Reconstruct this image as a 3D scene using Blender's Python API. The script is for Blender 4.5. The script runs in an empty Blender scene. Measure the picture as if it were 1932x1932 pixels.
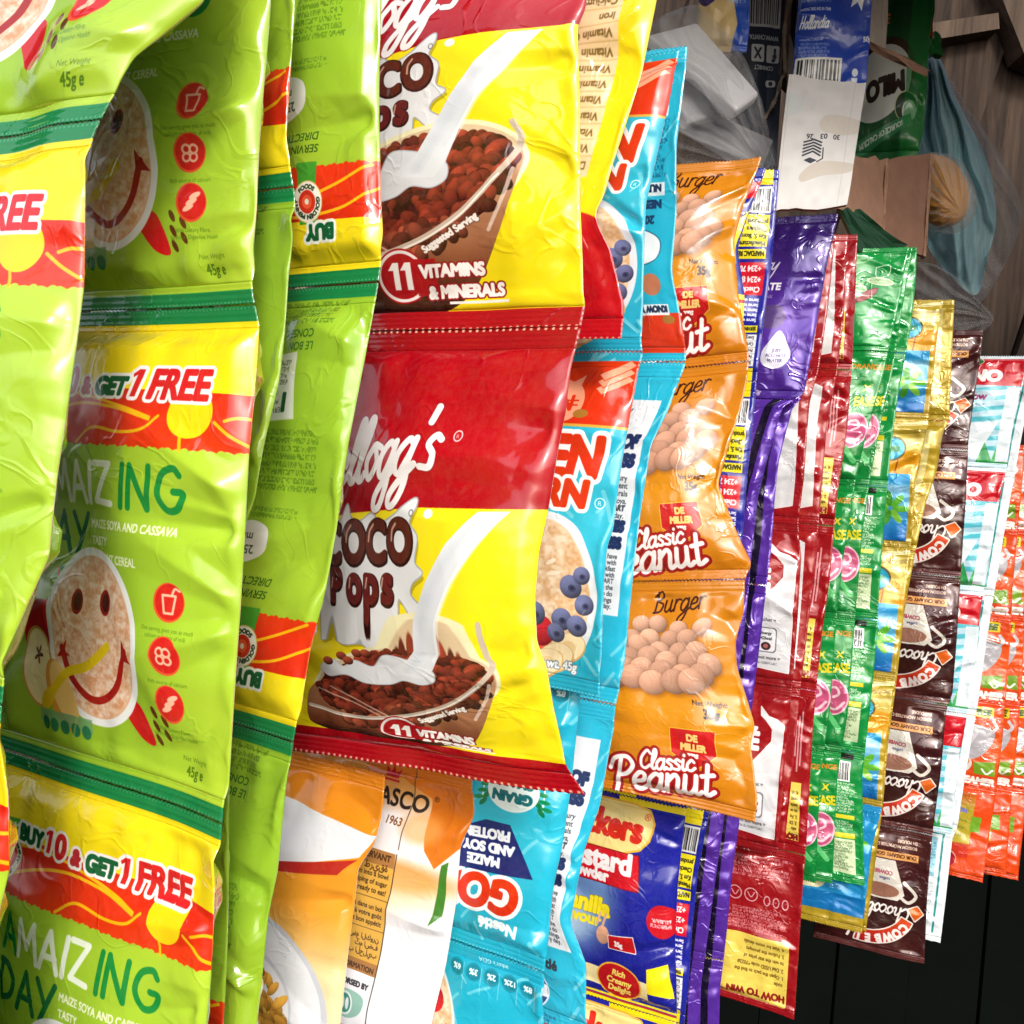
import bpy, math
import numpy as np
from mathutils import Matrix, Vector
R = math.radians

# ------------------------------------------------------------------ camera, world, sun, exposure
sc = bpy.context.scene
col = sc.collection
ROLL = R(5.0)                      # the phone was held a little turned: plumb lines lean to the right at the top
FPX = 1856.0                       # focal length in units of a 1932-unit wide frame
CAMZ = 1.50
cr = Vector((math.cos(ROLL), 0, math.sin(ROLL)))
cu = Vector((-math.sin(ROLL), 0, math.cos(ROLL)))
cb = Vector((0, -1, 0))            # backwards; the lens looks along +Y
cd = bpy.data.cameras.new('camera'); cam = bpy.data.objects.new('camera', cd); col.objects.link(cam)
cam.matrix_world = Matrix(((cr.x, cu.x, cb.x, 0), (cr.y, cu.y, cb.y, 0), (cr.z, cu.z, cb.z, CAMZ), (0, 0, 0, 1)))
cd.sensor_width = 36; cd.lens = 36 * FPX / 1932; cd.clip_start = .02; cd.clip_end = 200
sc.camera = cam

w = bpy.data.worlds.new('World'); sc.world = w; w.use_nodes = True
nt = w.node_tree; bg = nt.nodes['Background']
sky = nt.nodes.new('ShaderNodeTexSky'); sky.sky_type = 'NISHITA'; sky.sun_disc = False
SUN_EL, SUN_AZ = R(30), R(173)     # azimuth measured clockwise from +Y; the light comes from behind the photographer
sky.sun_elevation = SUN_EL; sky.sun_rotation = SUN_AZ
sky.dust_density = 3.0; sky.air_density = 1.0; sky.ozone_density = 1.0
hs = nt.nodes.new('ShaderNodeHueSaturation'); hs.inputs['Saturation'].default_value = .45      # thin high cloud: the blue is washed out
nt.links.new(sky.outputs[0], hs.inputs['Color']); nt.links.new(hs.outputs[0], bg.inputs[0]); bg.inputs[1].default_value = 0.15
sd = bpy.data.lights.new('sun', 'SUN'); sun = bpy.data.objects.new('sun', sd); col.objects.link(sun)
sd.energy = 1.5; sd.angle = R(10); sd.color = (1, .955, .89)
sv = Vector((math.sin(SUN_AZ) * math.cos(SUN_EL), math.cos(SUN_AZ) * math.cos(SUN_EL), math.sin(SUN_EL)))
sun.rotation_euler = sv.to_track_quat('Z', 'Y').to_euler()
sun.location = sv * 4 + Vector((0, 0, 1.5))
sc.view_settings.view_transform = 'Standard'; sc.view_settings.look = 'None'
sc.view_settings.exposure = 0.5; sc.view_settings.gamma = 1
sc.view_settings.use_curve_mapping = False
sc.render.engine = 'CYCLES'
sc.cycles.use_denoising = True
sc.cycles.max_bounces = 6; sc.cycles.transparent_max_bounces = 8
sc.cycles.caustics_reflective = False; sc.cycles.caustics_refractive = False
sc.cycles.sample_clamp_indirect = 6

def P(px, py, d):
    """the point that lies d metres ahead of the lens in the direction of (px, py)"""
    return Vector((0, 0, CAMZ)) + cr * ((px - 966) / FPX * d) - cu * ((py - 966) / FPX * d) - cb * d

# ------------------------------------------------------------------ small raster library for the printed film
def lin(c):
    if len(c) == 3: c = ''.join(q * 2 for q in c)
    return np.array([int(c[i:i + 2], 16) / 255 for i in (0, 2, 4)], np.float32)

def mix(a, b, t):
    return a * (1 - t) + b * t

_fc = bpy.data.curves.new('type', 'FONT'); _fo = bpy.data.objects.new('type', _fc); col.objects.link(_fo)
_cache = {}
def outlines(txt):
    """closed outlines of a line of type at size 1, as arrays of points, and its width"""
    if txt in _cache: return _cache[txt]
    _fc.body = txt
    dg = bpy.context.evaluated_depsgraph_get()
    cv = _fo.to_curve(dg)
    res = []
    for s in cv.splines:
        bp = s.bezier_points; n = len(bp)
        if n < 2: continue
        t = np.linspace(0, 1, 6, endpoint=False)[:, None]; out = []
        for i in range(n):
            a, b = bp[i], bp[(i + 1) % n]
            p0, p1, p2, p3 = (np.array(q[:2]) for q in (a.co, a.handle_right, b.handle_left, b.co))
            out.append((1 - t) ** 3 * p0 + 3 * (1 - t) ** 2 * t * p1 + 3 * (1 - t) * t * t * p2 + t ** 3 * p3)
        res.append(np.concatenate(out))
    _fo.to_curve_clear()
    x1 = max((r[:, 0].max() for r in res), default=.3); x0 = min((r[:, 0].min() for r in res), default=0)
    _cache[txt] = (res, x0, x1)
    return _cache[txt]

def spline(pts, closed=False, n=7):
    """smooth curve through the points"""
    p = np.array(pts, float)
    if len(p) < 3: return p
    if closed: q = np.concatenate([p[-1:], p, p[:2]])
    else: q = np.concatenate([2 * p[:1] - p[1:2], p, 2 * p[-1:] - p[-2:-1]])
    out = []; t = np.linspace(0, 1, n, endpoint=False)[:, None]
    for i in range(len(q) - 3):
        a, b, c, d = q[i:i + 4]
        out.append(.5 * (2 * b + (c - a) * t + (2 * a - 5 * b + 4 * c - d) * t ** 2 + (3 * b - a - 3 * c + d) * t ** 3))
    if not closed: out.append(p[-1:])
    return np.concatenate(out)

SCRIPT = {
 'a': (.98, [[(.75, .85), (.45, 1), (.1, .6), (.15, .1), (.45, 0), (.75, .5), (.8, 1)], [(.8, 1), (.75, .3), (.85, 0), (1.05, .2)]]),
 'b': (.9, [[(.2, 1.9), (.1, .3), (.35, 0), (.75, .2), (.8, .7), (.5, 1), (.15, .6)]]),
 'c': (.8, [[(.75, .8), (.5, 1), (.12, .6), (.15, .12), (.5, 0), (.85, .25)]]),
 'd': (1.05, [[(.75, .85), (.45, 1), (.1, .6), (.15, .1), (.45, 0), (.78, .5)], [(.85, 1.9), (.78, .3), (.9, 0), (1.1, .2)]]),
 'e': (.85, [[(.1, .45), (.6, .55), (.68, .88), (.4, 1), (.1, .6), (.15, .1), (.5, 0), (.9, .28)]]),
 'g': (1.0, [[(.75, .85), (.45, 1), (.1, .6), (.15, .1), (.45, 0), (.75, .5), (.8, 1)], [(.8, 1), (.74, -.3), (.5, -.9), (.1, -.95), (.1, -.6), (.5, -.2), (1.1, .2)]]),
 'h': (.95, [[(.2, 1.9), (.1, 0)], [(.12, .6), (.5, 1), (.7, .8), (.68, .2), (.8, 0), (1, .15)]]),
 'i': (.5, [[(.2, 1), (.15, .2), (.3, 0), (.5, .15)], [(.27, 1.4), (.28, 1.45)]]),
 'k': (.85, [[(.2, 1.9), (.1, 0)], [(.75, 1), (.15, .5), (.85, 0)]]),
 'l': (.55, [[(.05, .2), (.5, 1.3), (.5, 1.85), (.3, 1.8), (.16, .9), (.2, .1), (.4, 0), (.6, .2)]]),
 'n': (.95, [[(.15, 1), (.12, 0)], [(.12, .6), (.5, 1), (.7, .8), (.68, .2), (.8, 0), (1, .15)]]),
 'o': (.95, [[(.45, 1), (.1, .55), (.4, 0), (.8, .45), (.5, 1), (.9, .9)]]),
 'r': (.7, [[(.15, 1), (.12, 0)], [(.13, .6), (.4, 1), (.7, .92)]]),
 's': (.75, [[(.65, .85), (.35, 1), (.15, .75), (.55, .4), (.5, .05), (.05, .1)]]),
 't': (.65, [[(.35, 1.6), (.25, .2), (.4, 0), (.68, .18)], [(.02, 1), (.65, 1.08)]]),
 'u': (1.0, [[(.15, 1), (.12, .25), (.35, 0), (.65, .3), (.72, 1)], [(.72, 1), (.7, .2), (.85, 0), (1.05, .15)]]),
 'w': (1.2, [[(.1, 1), (.15, .1), (.4, 0), (.6, .9)], [(.6, .9), (.65, .1), (.9, 0), (1.1, 1)]]),
 'y': (.95, [[(.15, 1), (.2, .5), (.45, .35), (.75, .9)], [(.78, 1), (.65, -.3), (.35, -.85), (.05, -.6)]]),
 "'": (.35, [[(.25, 1.9), (.15, 1.45)]]),
 'B': (1.05, [[(.3, 1.8), (.2, 0)], [(.0, 1.45), (.6, 1.85), (.85, 1.4), (.4, 1), (.9, .7), (.7, .1), (.05, .05)]]),
 'C': (1.15, [[(1.1, 1.5), (.75, 1.8), (.2, 1.1), (.2, .3), (.6, 0), (1.1, .35)]]),
 'H': (1.2, [[(.25, 1.8), (.1, 0)], [(1.0, 1.8), (.85, 0)], [(.1, .9), (1, 1)]]),
 'K': (1.15, [[(.3, 1.85), (.15, 0)], [(1.05, 1.8), (.25, .9), (.55, .6), (1.15, 0)]]),
 'P': (1.1, [[(.4, 1.75), (.3, .8), (.2, -.25)], [(-.25, 1.1), (.0, 1.7), (.7, 1.85), (1.1, 1.4), (.8, .9), (.35, .75)]]),
}
CAPS = {
 'A': (.85, [[(0, 0), (.35, 1), (.7, 0)], [(.12, .35), (.6, .35)]]), 'M': (1.0, [[(0, 0), (.12, 1), (.4, .3), (.7, 1), (.85, 0)]]),
 'I': (.3, [[(.13, 1), (.05, 0)]]), 'Z': (.85, [[(0, 1), (.62, 1), (.05, .05), (.68, 0)]]),
 'N': (.9, [[(0, 0), (.08, 1), (.6, 0), (.7, 1)]]), 'D': (.85, [[(.08, 1), (.05, 0)], [(0, 1), (.35, .95), (.66, .6), (.5, .2), (.05, 0)]]),
 'G': (.9, [[(.72, .85), (.55, 1), (.2, .85), (.05, .4), (.28, .02), (.6, .08), (.76, .42), (.5, .46)]]),
 'Y': (.8, [[(0, 1), (.32, .45)], [(.68, 1), (.15, 0)]]), ' ': (.4, []),
}

class Art:
    """a print: units run 0..100 across and 0..h down"""
    def __init__(s, h, ppu, bgc):
        s.k = ppu; s.h = h; s.W = int(100 * ppu); s.H = int(h * ppu)
        s.a = np.empty((s.H, s.W, 3), np.float32); s.a[:] = lin(bgc) if isinstance(bgc, str) else bgc
    def box(s, x0, y0, x1, y1):
        i0, j0 = max(0, int(math.floor(x0 * s.k)) - 1), max(0, int(math.floor(y0 * s.k)) - 1)
        i1, j1 = min(s.W, int(math.ceil(x1 * s.k)) + 2), min(s.H, int(math.ceil(y1 * s.k)) + 2)
        return (i0, j0, i1, j1) if i1 > i0 and j1 > j0 else None
    def grid(s, b):
        i0, j0, i1, j1 = b
        return (np.arange(i0, i1) + .5)[None, :] / s.k, (np.arange(j0, j1) + .5)[:, None] / s.k
    def put(s, b, m, c, op=1):
        i0, j0, i1, j1 = b
        X, Y = s.grid(b)
        if callable(c): c = c(X, Y)
        elif isinstance(c, str): c = lin(c)
        m = (m * op)[..., None]
        s.a[j0:j1, i0:i1] = s.a[j0:j1, i0:i1] * (1 - m) + c * m
    def ell(s, cx, cy, rx, ry, c, rot=0, op=1, soft=0):
        r = max(rx, ry) * (1 + soft); b = s.box(cx - r, cy - r, cx + r, cy + r)
        if not b: return
        X, Y = s.grid(b); ca, sa = math.cos(rot), math.sin(rot)
        u = ((X - cx) * ca + (Y - cy) * sa) / rx; v = (-(X - cx) * sa + (Y - cy) * ca) / ry
        q = np.sqrt(u * u + v * v)
        e = soft if soft else 1 / (s.k * min(rx, ry))
        s.put(b, np.clip((1 - q) / e + .5, 0, 1), c, op)
    def ball(s, cx, cy, rx, ry, c, rot=0, lo=.55, hi=1.25, rnd=None):
        """an ellipse printed as a rounded thing, as in a food photograph"""
        r = max(rx, ry); b = s.box(cx - r, cy - r, cx + r, cy + r)
        if not b: return
        X, Y = s.grid(b); ca, sa = math.cos(rot), math.sin(rot)
        u = ((X - cx) * ca + (Y - cy) * sa) / rx; v = (-(X - cx) * sa + (Y - cy) * ca) / ry
        q = np.sqrt(u * u + v * v); e = 1 / (s.k * min(rx, ry))
        z = np.sqrt(np.clip(1 - q * q, 0, 1)); sh = np.clip(.35 * z + .45 * z * 0 - .35 * ((X - cx) / r) * .6 - .45 * ((Y - cy) / r) + .35, 0, 1)
        f = lo + (hi - lo) * sh
        if rnd is not None: f = f * (1 + (rnd.random(f.shape) - .5) * .16)
        cc = np.clip((lin(c) if isinstance(c, str) else c) * f[..., None], 0, 1)
        i0, j0, i1, j1 = b; m = np.clip((1 - q) / e + .5, 0, 1)[..., None]
        s.a[j0:j1, i0:i1] = s.a[j0:j1, i0:i1] * (1 - m) + cc * m
    def rect(s, x0, y0, x1, y1, c, op=1, r=0):
        b = s.box(x0, y0, x1, y1)
        if not b: return
        X, Y = s.grid(b)
        dx = np.maximum(np.maximum(x0 + r - X, X - x1 + r), 0); dy = np.maximum(np.maximum(y0 + r - Y, Y - y1 + r), 0)
        if r: m = np.clip((r - np.sqrt(dx * dx + dy * dy)) * s.k + .5, 0, 1)
        else: m = np.clip(np.minimum(X - x0, x1 - X) * s.k + .5, 0, 1) * np.clip(np.minimum(Y - y0, y1 - Y) * s.k + .5, 0, 1)
        s.put(b, m, c, op)
    def mask(s, polys, pad=0):
        x0 = min(p[:, 0].min() for p in polys) - pad; x1 = max(p[:, 0].max() for p in polys) + pad
        y0 = min(p[:, 1].min() for p in polys) - pad; y1 = max(p[:, 1].max() for p in polys) + pad
        b = s.box(x0, y0, x1, y1)
        if not b: return None, None
        S = 3; i0, j0, i1, j1 = b; w, h = (i1 - i0) * S, (j1 - j0) * S
        tog = np.zeros((h, w + 1), np.int32)
        for p in polys:
            q = np.empty_like(p); q[:, 0] = (p[:, 0] * s.k - i0) * S; q[:, 1] = (p[:, 1] * s.k - j0) * S
            n = np.roll(q, -1, 0)
            for (xa, ya), (xb, yb) in zip(q, n):
                if ya == yb: continue
                if ya > yb: xa, ya, xb, yb = xb, yb, xa, ya
                r0, r1 = max(0, int(math.ceil(ya - .5))), min(h - 1, int(math.ceil(yb - .5)) - 1)
                if r1 < r0: continue
                rr = np.arange(r0, r1 + 1)
                xx = np.clip(np.ceil(xa + (rr + .5 - ya) * (xb - xa) / (yb - ya) - .5), 0, w).astype(int)
                np.add.at(tog, (rr, xx), 1)
        m = (np.cumsum(tog, 1)[:, :w] % 2).astype(np.float32)
        return b, m
    def down(s, m):
        return m.reshape(m.shape[0] // 3, 3, m.shape[1] // 3, 3).mean((1, 3))
    def grow(s, m, r):
        o = m.copy(); H, Wd = m.shape
        for rr in ([r] if r < 3 else [r, r * .55]):
            for k in range(max(8, int(rr * 3))):
                a = 2 * math.pi * k / max(8, int(rr * 3)); dx, dy = int(round(rr * math.cos(a))), int(round(rr * math.sin(a)))
                ys, yd = (slice(0, H - dy), slice(dy, H)) if dy >= 0 else (slice(-dy, H), slice(0, H + dy))
                xs, xd = (slice(0, Wd - dx), slice(dx, Wd)) if dx >= 0 else (slice(-dx, Wd), slice(0, Wd + dx))
                np.maximum(o[yd, xd], m[ys, xs], out=o[yd, xd])
        return o
    def poly(s, pts, c, op=1, smooth=False, out=None):
        p = spline(pts, True) if smooth else np.array(pts, float)
        pad = (out[0] if out else 0) + .5
        b, m = s.mask([p], pad)
        if b is None: return
        if out: s.put(b, s.down(s.grow(m, out[0] * s.k * 3)), out[1])
        s.put(b, s.down(m), c, op)
    def line(s, pts, wd, c, smooth=True, op=1, taper=False):
        p = spline(pts) if smooth else np.array(pts, float)
        b = s.box(p[:, 0].min() - wd, p[:, 1].min() - wd, p[:, 0].max() + wd, p[:, 1].max() + wd)
        if not b: return
        s.put(b, s.dist([p], b, wd, taper), c, op)
    def dist(s, ps, b, wd, taper=False):
        i0, j0, i1, j1 = b; m = np.zeros((j1 - j0, i1 - i0), np.float32)
        for p in ps:
            for k in range(len(p) - 1):
                (xa, ya), (xb, yb) = p[k], p[k + 1]
                ww = wd * (math.sin(math.pi * (k + .6) / len(p)) * .7 + .3 if taper else 1)
                bb = s.box(min(xa, xb) - ww, min(ya, yb) - ww, max(xa, xb) + ww, max(ya, yb) + ww)
                if not bb: continue
                a0, c0, a1, c1 = max(bb[0], i0), max(bb[1], j0), min(bb[2], i1), min(bb[3], j1)
                if a1 <= a0 or c1 <= c0: continue
                X, Y = s.grid((a0, c0, a1, c1)); dx, dy = xb - xa, yb - ya; L = dx * dx + dy * dy + 1e-9
                t = np.clip(((X - xa) * dx + (Y - ya) * dy) / L, 0, 1)
                d = np.sqrt((X - xa - t * dx) ** 2 + (Y - ya - t * dy) ** 2)
                v = m[c0 - j0:c1 - j0, a0 - i0:a1 - i0]
                np.maximum(v, np.clip((ww / 2 - d) * s.k + .5, 0, 1), out=v)
        return m
    def text(s, t, x, y, size, c, bold=0, shear=0, sx=1, rot=0, al='l', out=None, out2=None, op=1, arc=None):
        """a line of type with its baseline at (x, y); out = (width, colour) of an edging"""
        res, x0, x1 = outlines(t)
        if not res: return
        ca, sa = math.cos(rot), math.sin(rot); off = {'l': x0, 'c': (x0 + x1) / 2, 'r': x1}[al]
        ps = []
        for r_ in res:
            u = (r_[:, 0] - off) * sx * size + shear * r_[:, 1] * size; v = -r_[:, 1] * size
            if arc:                                     # set the type round a circle of that radius about (x, y)
                th = u / arc; u, v = (arc - v) * np.sin(th), -(arc - v) * np.cos(th)
            ps.append(np.stack([x + u * ca - v * sa, y + u * sa + v * ca], 1))
        pad = bold + (out[0] if out else 0) + (out2[0] if out2 else 0) + .4
        b, m = s.mask(ps, pad)
        if b is None: return
        if bold: m = s.grow(m, bold * s.k * 3)
        if out2: s.put(b, s.down(s.grow(m, (out[0] + out2[0]) * s.k * 3)), out2[1])
        if out: s.put(b, s.down(s.grow(m, out[0] * s.k * 3)), out[1])
        s.put(b, s.down(m), c, op)
    def hand(s, t, x, y, size, wd, c, alpha=SCRIPT, shear=0, rot=0, sx=1, out=None, out2=None, taper=False, gap=0):
        """lettering drawn with a round brush; size is the height of a small letter"""
        ca, sa = math.cos(rot), math.sin(rot); ps = []; cx = 0
        for ch in t:
            adv, st = alpha.get(ch, (.5, []))
            for q in st:
                q = (spline(q) if (alpha is SCRIPT or ch in 'GD') else np.array(q, float))
                u = (q[:, 0] + cx) * size * sx + shear * q[:, 1] * size; v = -q[:, 1] * size
                ps.append(np.stack([x + u * ca - v * sa, y + u * sa + v * ca], 1))
            cx += adv + gap
        pad = wd + (out[0] if out else 0) + (out2[0] if out2 else 0)
        b = s.box(min(p[:, 0].min() for p in ps) - pad, min(p[:, 1].min() for p in ps) - pad, max(p[:, 0].max() for p in ps) + pad, max(p[:, 1].max() for p in ps) + pad)
        if not b: return
        if out2: s.put(b, s.dist(ps, b, wd + 2 * (out[0] + out2[0])), out2[1])
        if out: s.put(b, s.dist(ps, b, wd + 2 * out[0]), out[1])
        s.put(b, s.dist(ps, b, wd, taper), c)
    def fine(s, x0, y0, x1, y1, n, c, rnd, op=.75, ragged=True):
        """rows of print too fine to read"""
        lh = (y1 - y0) / n
        for r_ in range(n):
            x = x0 + (rnd.random() * (x1 - x0) * .12 if ragged else 0); xe = x1 - (rnd.random() ** 2 * (x1 - x0) * .35 if ragged else 0)
            while x < xe:
                wl = (x1 - x0) * rnd.uniform(.05, .16)
                b = s.box(x, y0 + r_ * lh + lh * .22, min(x + wl, xe), y0 + r_ * lh + lh * .75)
                if b:                                   # broken strokes of the height of the type
                    hh, ww = b[3] - b[1], b[2] - b[0]; L = max(1., lh * s.k * .2)
                    cm = rnd.random((3, int(ww / L) + 2)) < .62; m = cm[np.minimum((np.arange(hh) * 3 // max(hh, 1)), 2)][:, (np.arange(ww) / L).astype(int)].astype(np.float32)
                    s.put(b, m, c, op * rnd.uniform(.7, 1))
                x += wl + (x1 - x0) * .025
    def bars(s, x0, y0, x1, y1, rnd, c='161616', bgc='f2f2f2'):
        s.rect(x0, y0, x1, y1, bgc); x = x0 + (x1 - x0) * .06; u = (x1 - x0) / 60
        while x < x1 - (x1 - x0) * .07:
            b_ = u * rnd.integers(1, 4); s.rect(x, y0 + (y1 - y0) * .08, min(x + b_, x1 - u * 3), y0 + (y1 - y0) * .92, c); x += b_ + u * rnd.integers(1, 4)
    def perf(s, c, n=60, y=(.35,), op=.8):
        for yy in y:
            for side in (0, 1):
                Y = yy if side == 0 else s.h - yy
                for k in range(n): s.rect((k + .25) * 100 / n, Y - .3, (k + .62) * 100 / n, Y + .3, c, op)
    def image(s, name):
        im = bpy.data.images.new(name, s.W, s.H); im.colorspace_settings.name = 'sRGB'
        px = np.ones((s.H, s.W, 4), np.float32); px[..., :3] = np.clip(s.a, 0, 1)[::-1]
        im.pixels.foreach_set(px.ravel()); im.update(); im.pack()
        return im

def vgrad(stops):
    ys = [q[0] for q in stops]; cs = np.array([lin(q[1]) for q in stops])
    def f(X, Y):
        o = np.stack([np.interp(Y, ys, cs[:, k]) for k in range(3)], -1)
        return np.broadcast_to(o, (Y.shape[0], X.shape[1], 3)).copy()
    return f
# ------------------------------------------------------------------ the prints
ART = {}
def rg(n): return np.random.default_rng(n)
def nz(h, w, n, rnd):
    """smooth noise 0..1 of n cells"""
    m = int(n * h / w) + 2; g = rnd.random((m + 1, n + 2)); y = np.linspace(0, m - .01, h); x = np.linspace(0, n - .01, w)
    j, i = y.astype(int), x.astype(int); fy, fx = (y - j)[:, None], (x - i)[None]
    fy = fy * fy * (3 - 2 * fy); fx = fx * fx * (3 - 2 * fx)
    return (g[j][:, i] * (1 - fx) + g[j][:, i + 1] * fx) * (1 - fy) + (g[j + 1][:, i] * (1 - fx) + g[j + 1][:, i + 1] * fx) * fy

def penny(a, x, y, r):
    a.rect(x - r * .62, y - r * 1.9, x + r * .62, y + r * 1.9, '3f9a2e')
    a.ell(x, y, r, r * 1.02, 'd8b25a'); a.ell(x, y, r * .95, r * .97, 'f3efe4'); a.ell(x, y, r * .56, r * .56, 'd42a1c')
    a.ell(x, y, r * .33, r * .33, 'ef5a38'); a.ell(x, y, r * .14, r * .14, 'f6ead8')
    a.text('GOLDEN PENNY', x, y, r * .3, '22351f', .12, arc=r * .63, al='c')
    a.text('FOODS', x, y, r * .3, '22351f', .12, arc=r * .63, al='c', rot=math.pi)
    for q in range(2): a.fine(x - r * .5, y - r * (1.75 - q * .3), x + r * .5, y - r * (1.5 - q * .3), 1, 'f3f3e6', rg(3), .9)

def green_base(h):
    a = Art(h, 7.4, '9fc42c'); rnd = rg(5)
    X, Y = a.grid((0, 0, a.W, a.H))
    t = np.clip(.5 + .5 * np.sin(X / 100 * 2.4 + 4.3) + .25 * np.sin(Y / h * 5 + X / 60), 0, 1)[..., None]
    a.a[:] = mix(lin('93bb2e'), lin('b6d038'), t)
    a.rect(0, 0, 100, 27, vgrad([(0, 'efd61a'), (27, 'f3dc14')]))
    a.rect(0, 0, 100, 4.6, '0d7d43'); a.rect(0, h - 4.4, 100, h, '0d7d43')
    return a
def red_band(a, y0, y1, waves=True):
    e = [(0, y1)] + [(x, y1 + .5 * math.sin(x * 1.9) * math.sin(x * .73)) for x in np.arange(0, 100.1, .8)][::-1]
    a.poly([(0, y0), (100, y0 + 1.5)] + [(p[0], p[1]) for p in e[1:]], vgrad([(y0, 'd0220f'), (y1, 'e2330f')]))
    if waves:
        for q in ([(0, y0 + 9.5), (14, y0 + 3.5), (34, y0 + 2), (58, y0 + 6), (70, y0 + 9)], [(2, y1 - 1), (20, y1 - 8), (38, y1 - 12), (56, y1 - 11), (70, y1 - 8)],
                  [(38, y1 - .5), (46, y1 - 5), (58, y1 - 4), (68, y1 - 5), (73, y1 - 9)], [(81, y1 - 5), (81.5, y1 - 2), (82, y1 + .4)], [(91, y1 - 8), (95, y1 - 5), (100, y1 - 2)],
                  [(94, y0 + 9), (97, y0 + 8), (100, y0 + 8)]):
            a.line(q, .95, 'f3b312')
        a.ell(83, y0 + 7, 7.2, 7.4, 'f0cd10')

def art_green_front():
    h = 143; a = green_base(h); rnd = rg(8)
    red_band(a, 24, 41.5)
    penny(a, 8.5, 32, 6.6)
    def one(x, y, z, c):
        p = [(x + .15 * z, y), (x + .3 * z, y - .7 * z), (x + .13 * z, y - .7 * z), (x - .04 * z, y - .58 * z), (x - .02 * z, y - .49 * z), (x + .1 * z, y - .56 * z), (x - .02 * z, y)]
        a.poly(p, c, out=(1.15, 'f4eef0'))
    one(28, 26, 10.6, 'cf1a22')
    for t, x, sz, c, sx in (('BUY', 13, 7.2, '0c5c36', .95), ('0', 32.2, 10.6, 'cf1a22', .95), ('&', 40, 6.6, 'b52330', .9), ('GET', 46.5, 7.2, '0c5c36', .95), ('FREE', 67.5, 12, 'cf1a22', .86)):
        a.text(t, x, 25.5 + (x - 14) * .035, sz, c, .52, shear=.14, sx=sx, out=(1.0, 'f4eef0'))
    one(61.5, 27.2, 11.6, 'cf1a22')
    a.hand('A', 13, 58.5, 11.5, 2, '128a3c', CAPS); a.hand('MAIZ', 22.5, 58.5, 11.5, 2, 'e9f0e2', CAPS); a.hand('ING', 59, 59, 12, 2, '0f8438', CAPS)
    a.hand('DAY', 13.5, 74.5, 12, 2, '0c6a35', CAPS)
    for k, t in enumerate(('MAIZE SOYA AND CASSAVA', 'TASTY', 'INSTANT CEREAL')):
        a.text(t, 44, 66 + k * 5, 3.6, 'e8efcd', .1, sx=.8, shear=.05)
    # apple, strawberry, seeds round the bowl
    a.ell(22, 104, 13, 14, 'b3171c'); a.ell(28, 95, 6, 7, 'd02525')
    a.poly([(58, 116), (64, 126), (70, 127), (66, 116)], 'c8161c', smooth=True)
    for q in range(5): a.ell(72 + (q % 2) * 4, 117 + q * 2.1, .9, 1.9, '5b3210', rot=-.5)
    for q in range(5): a.line([(27 + q * 2, 80 - q * .5), (28 + q * 2, 82.5)], 1, ('d94a1e', '58a7a0')[q % 2], False)
    a.ell(46, 99, 22, 27, 'eceef2', rot=-.18); a.ell(46, 99, 19.6, 24.6, 'e3b492', rot=-.18)
    b = a.box(24, 72, 68, 126); X, Y = a.grid(b); n = nz(b[3] - b[1], b[2] - b[0], 26, rnd) * .6 + nz(b[3] - b[1], b[2] - b[0], 70, rnd) * .4
    u = (X - 46) * math.cos(-.18) + (Y - 99) * math.sin(-.18); v = -(X - 46) * math.sin(-.18) + (Y - 99) * math.cos(-.18)
    m = np.clip((1 - np.sqrt((u / 19.6) ** 2 + (v / 24.6) ** 2)) * 20, 0, 1)
    c = np.clip(mix(lin('d79a72'), lin('f2dccb'), np.clip(n * 1.7 - .35, 0, 1)[..., None]), 0, 1); a.put(b, m, c)
    a.ell(18, 112, 9, 13, 'c69a48', rot=-.25); a.ell(18, 112, 8, 12, 'f3e4ac', rot=-.25); a.ell(31, 119, 6, 12, 'd9973a', rot=-.5); a.ell(32, 118, 4.8, 10.5, 'efc877', rot=-.5)
    for q in range(5): a.ell(18 + 1.5 * math.cos(q * 1.26), 108 + 1.7 * math.sin(q * 1.26), 1.5, .6, '6a3a12', rot=q * 1.26)
    for x in (38, 51): a.ell(x, 89 - (x - 38) * .08, 2.6, 3.9, '8c1612', rot=.1); a.ell(x + .2, 89 - (x - 38) * .08, 1.7, 2.8, '4a0d0b', rot=.1)
    a.line([(31, 104), (36, 112), (46, 118), (56, 113), (62, 101)], 2.3, 'a31a16', taper=False)
    a.poly([(60, 97.5), (65.5, 104), (61.5, 103.5), (60.2, 106)], 'a31a16'); a.poly([(29, 107), (33, 101), (32.5, 105), (35, 106)], 'a31a16')
    a.line([(22, 124), (33, 112), (43, 108), (52, 101)], 3, 'e5c616', taper=False); a.ell(24, 121, 2.6, 5, 'e3c21a', rot=.8)
    for k, y in enumerate((84.5, 99.5, 113.5)):
        a.ell(79, y, 5.2, 5.6, 'e2532e'); a.ell(79.2, y - .2, 4.7, 5.1, 'cc1b1c')
        if k == 0: a.line([(77, y - 2), (77.7, y + 3), (80.5, y + 3), (81.3, y - 2), (77, y - 2)], .7, 'f3b79c', False); a.line([(80, y - 2), (81, y - 4), (82.5, y - 3.5)], .7, 'f3b79c')
        if k == 1:
            for q in range(4): a.ell(79 + 1.6 * math.cos(q * 1.57 + .8), y + 1.6 * math.sin(q * 1.57 + .8), 1.5, 1.5, 'f3b79c'); a.ell(79 + 1.6 * math.cos(q * 1.57 + .8), y + 1.6 * math.sin(q * 1.57 + .8), .8, .8, 'cc1b1c')
        if k == 2:
            for q in range(3): a.ell(78 + q * 1.2, y + 1.5 - q * 1.7, 2, .8, 'f3b79c', rot=-.4)
        a.text(('One serving gives you as much', 'Rich source of calcium', 'With Dietary Fibre,')[k], 79, y + 8.3, 1.75, '4f7a18', al='c', sx=.85)
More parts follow.
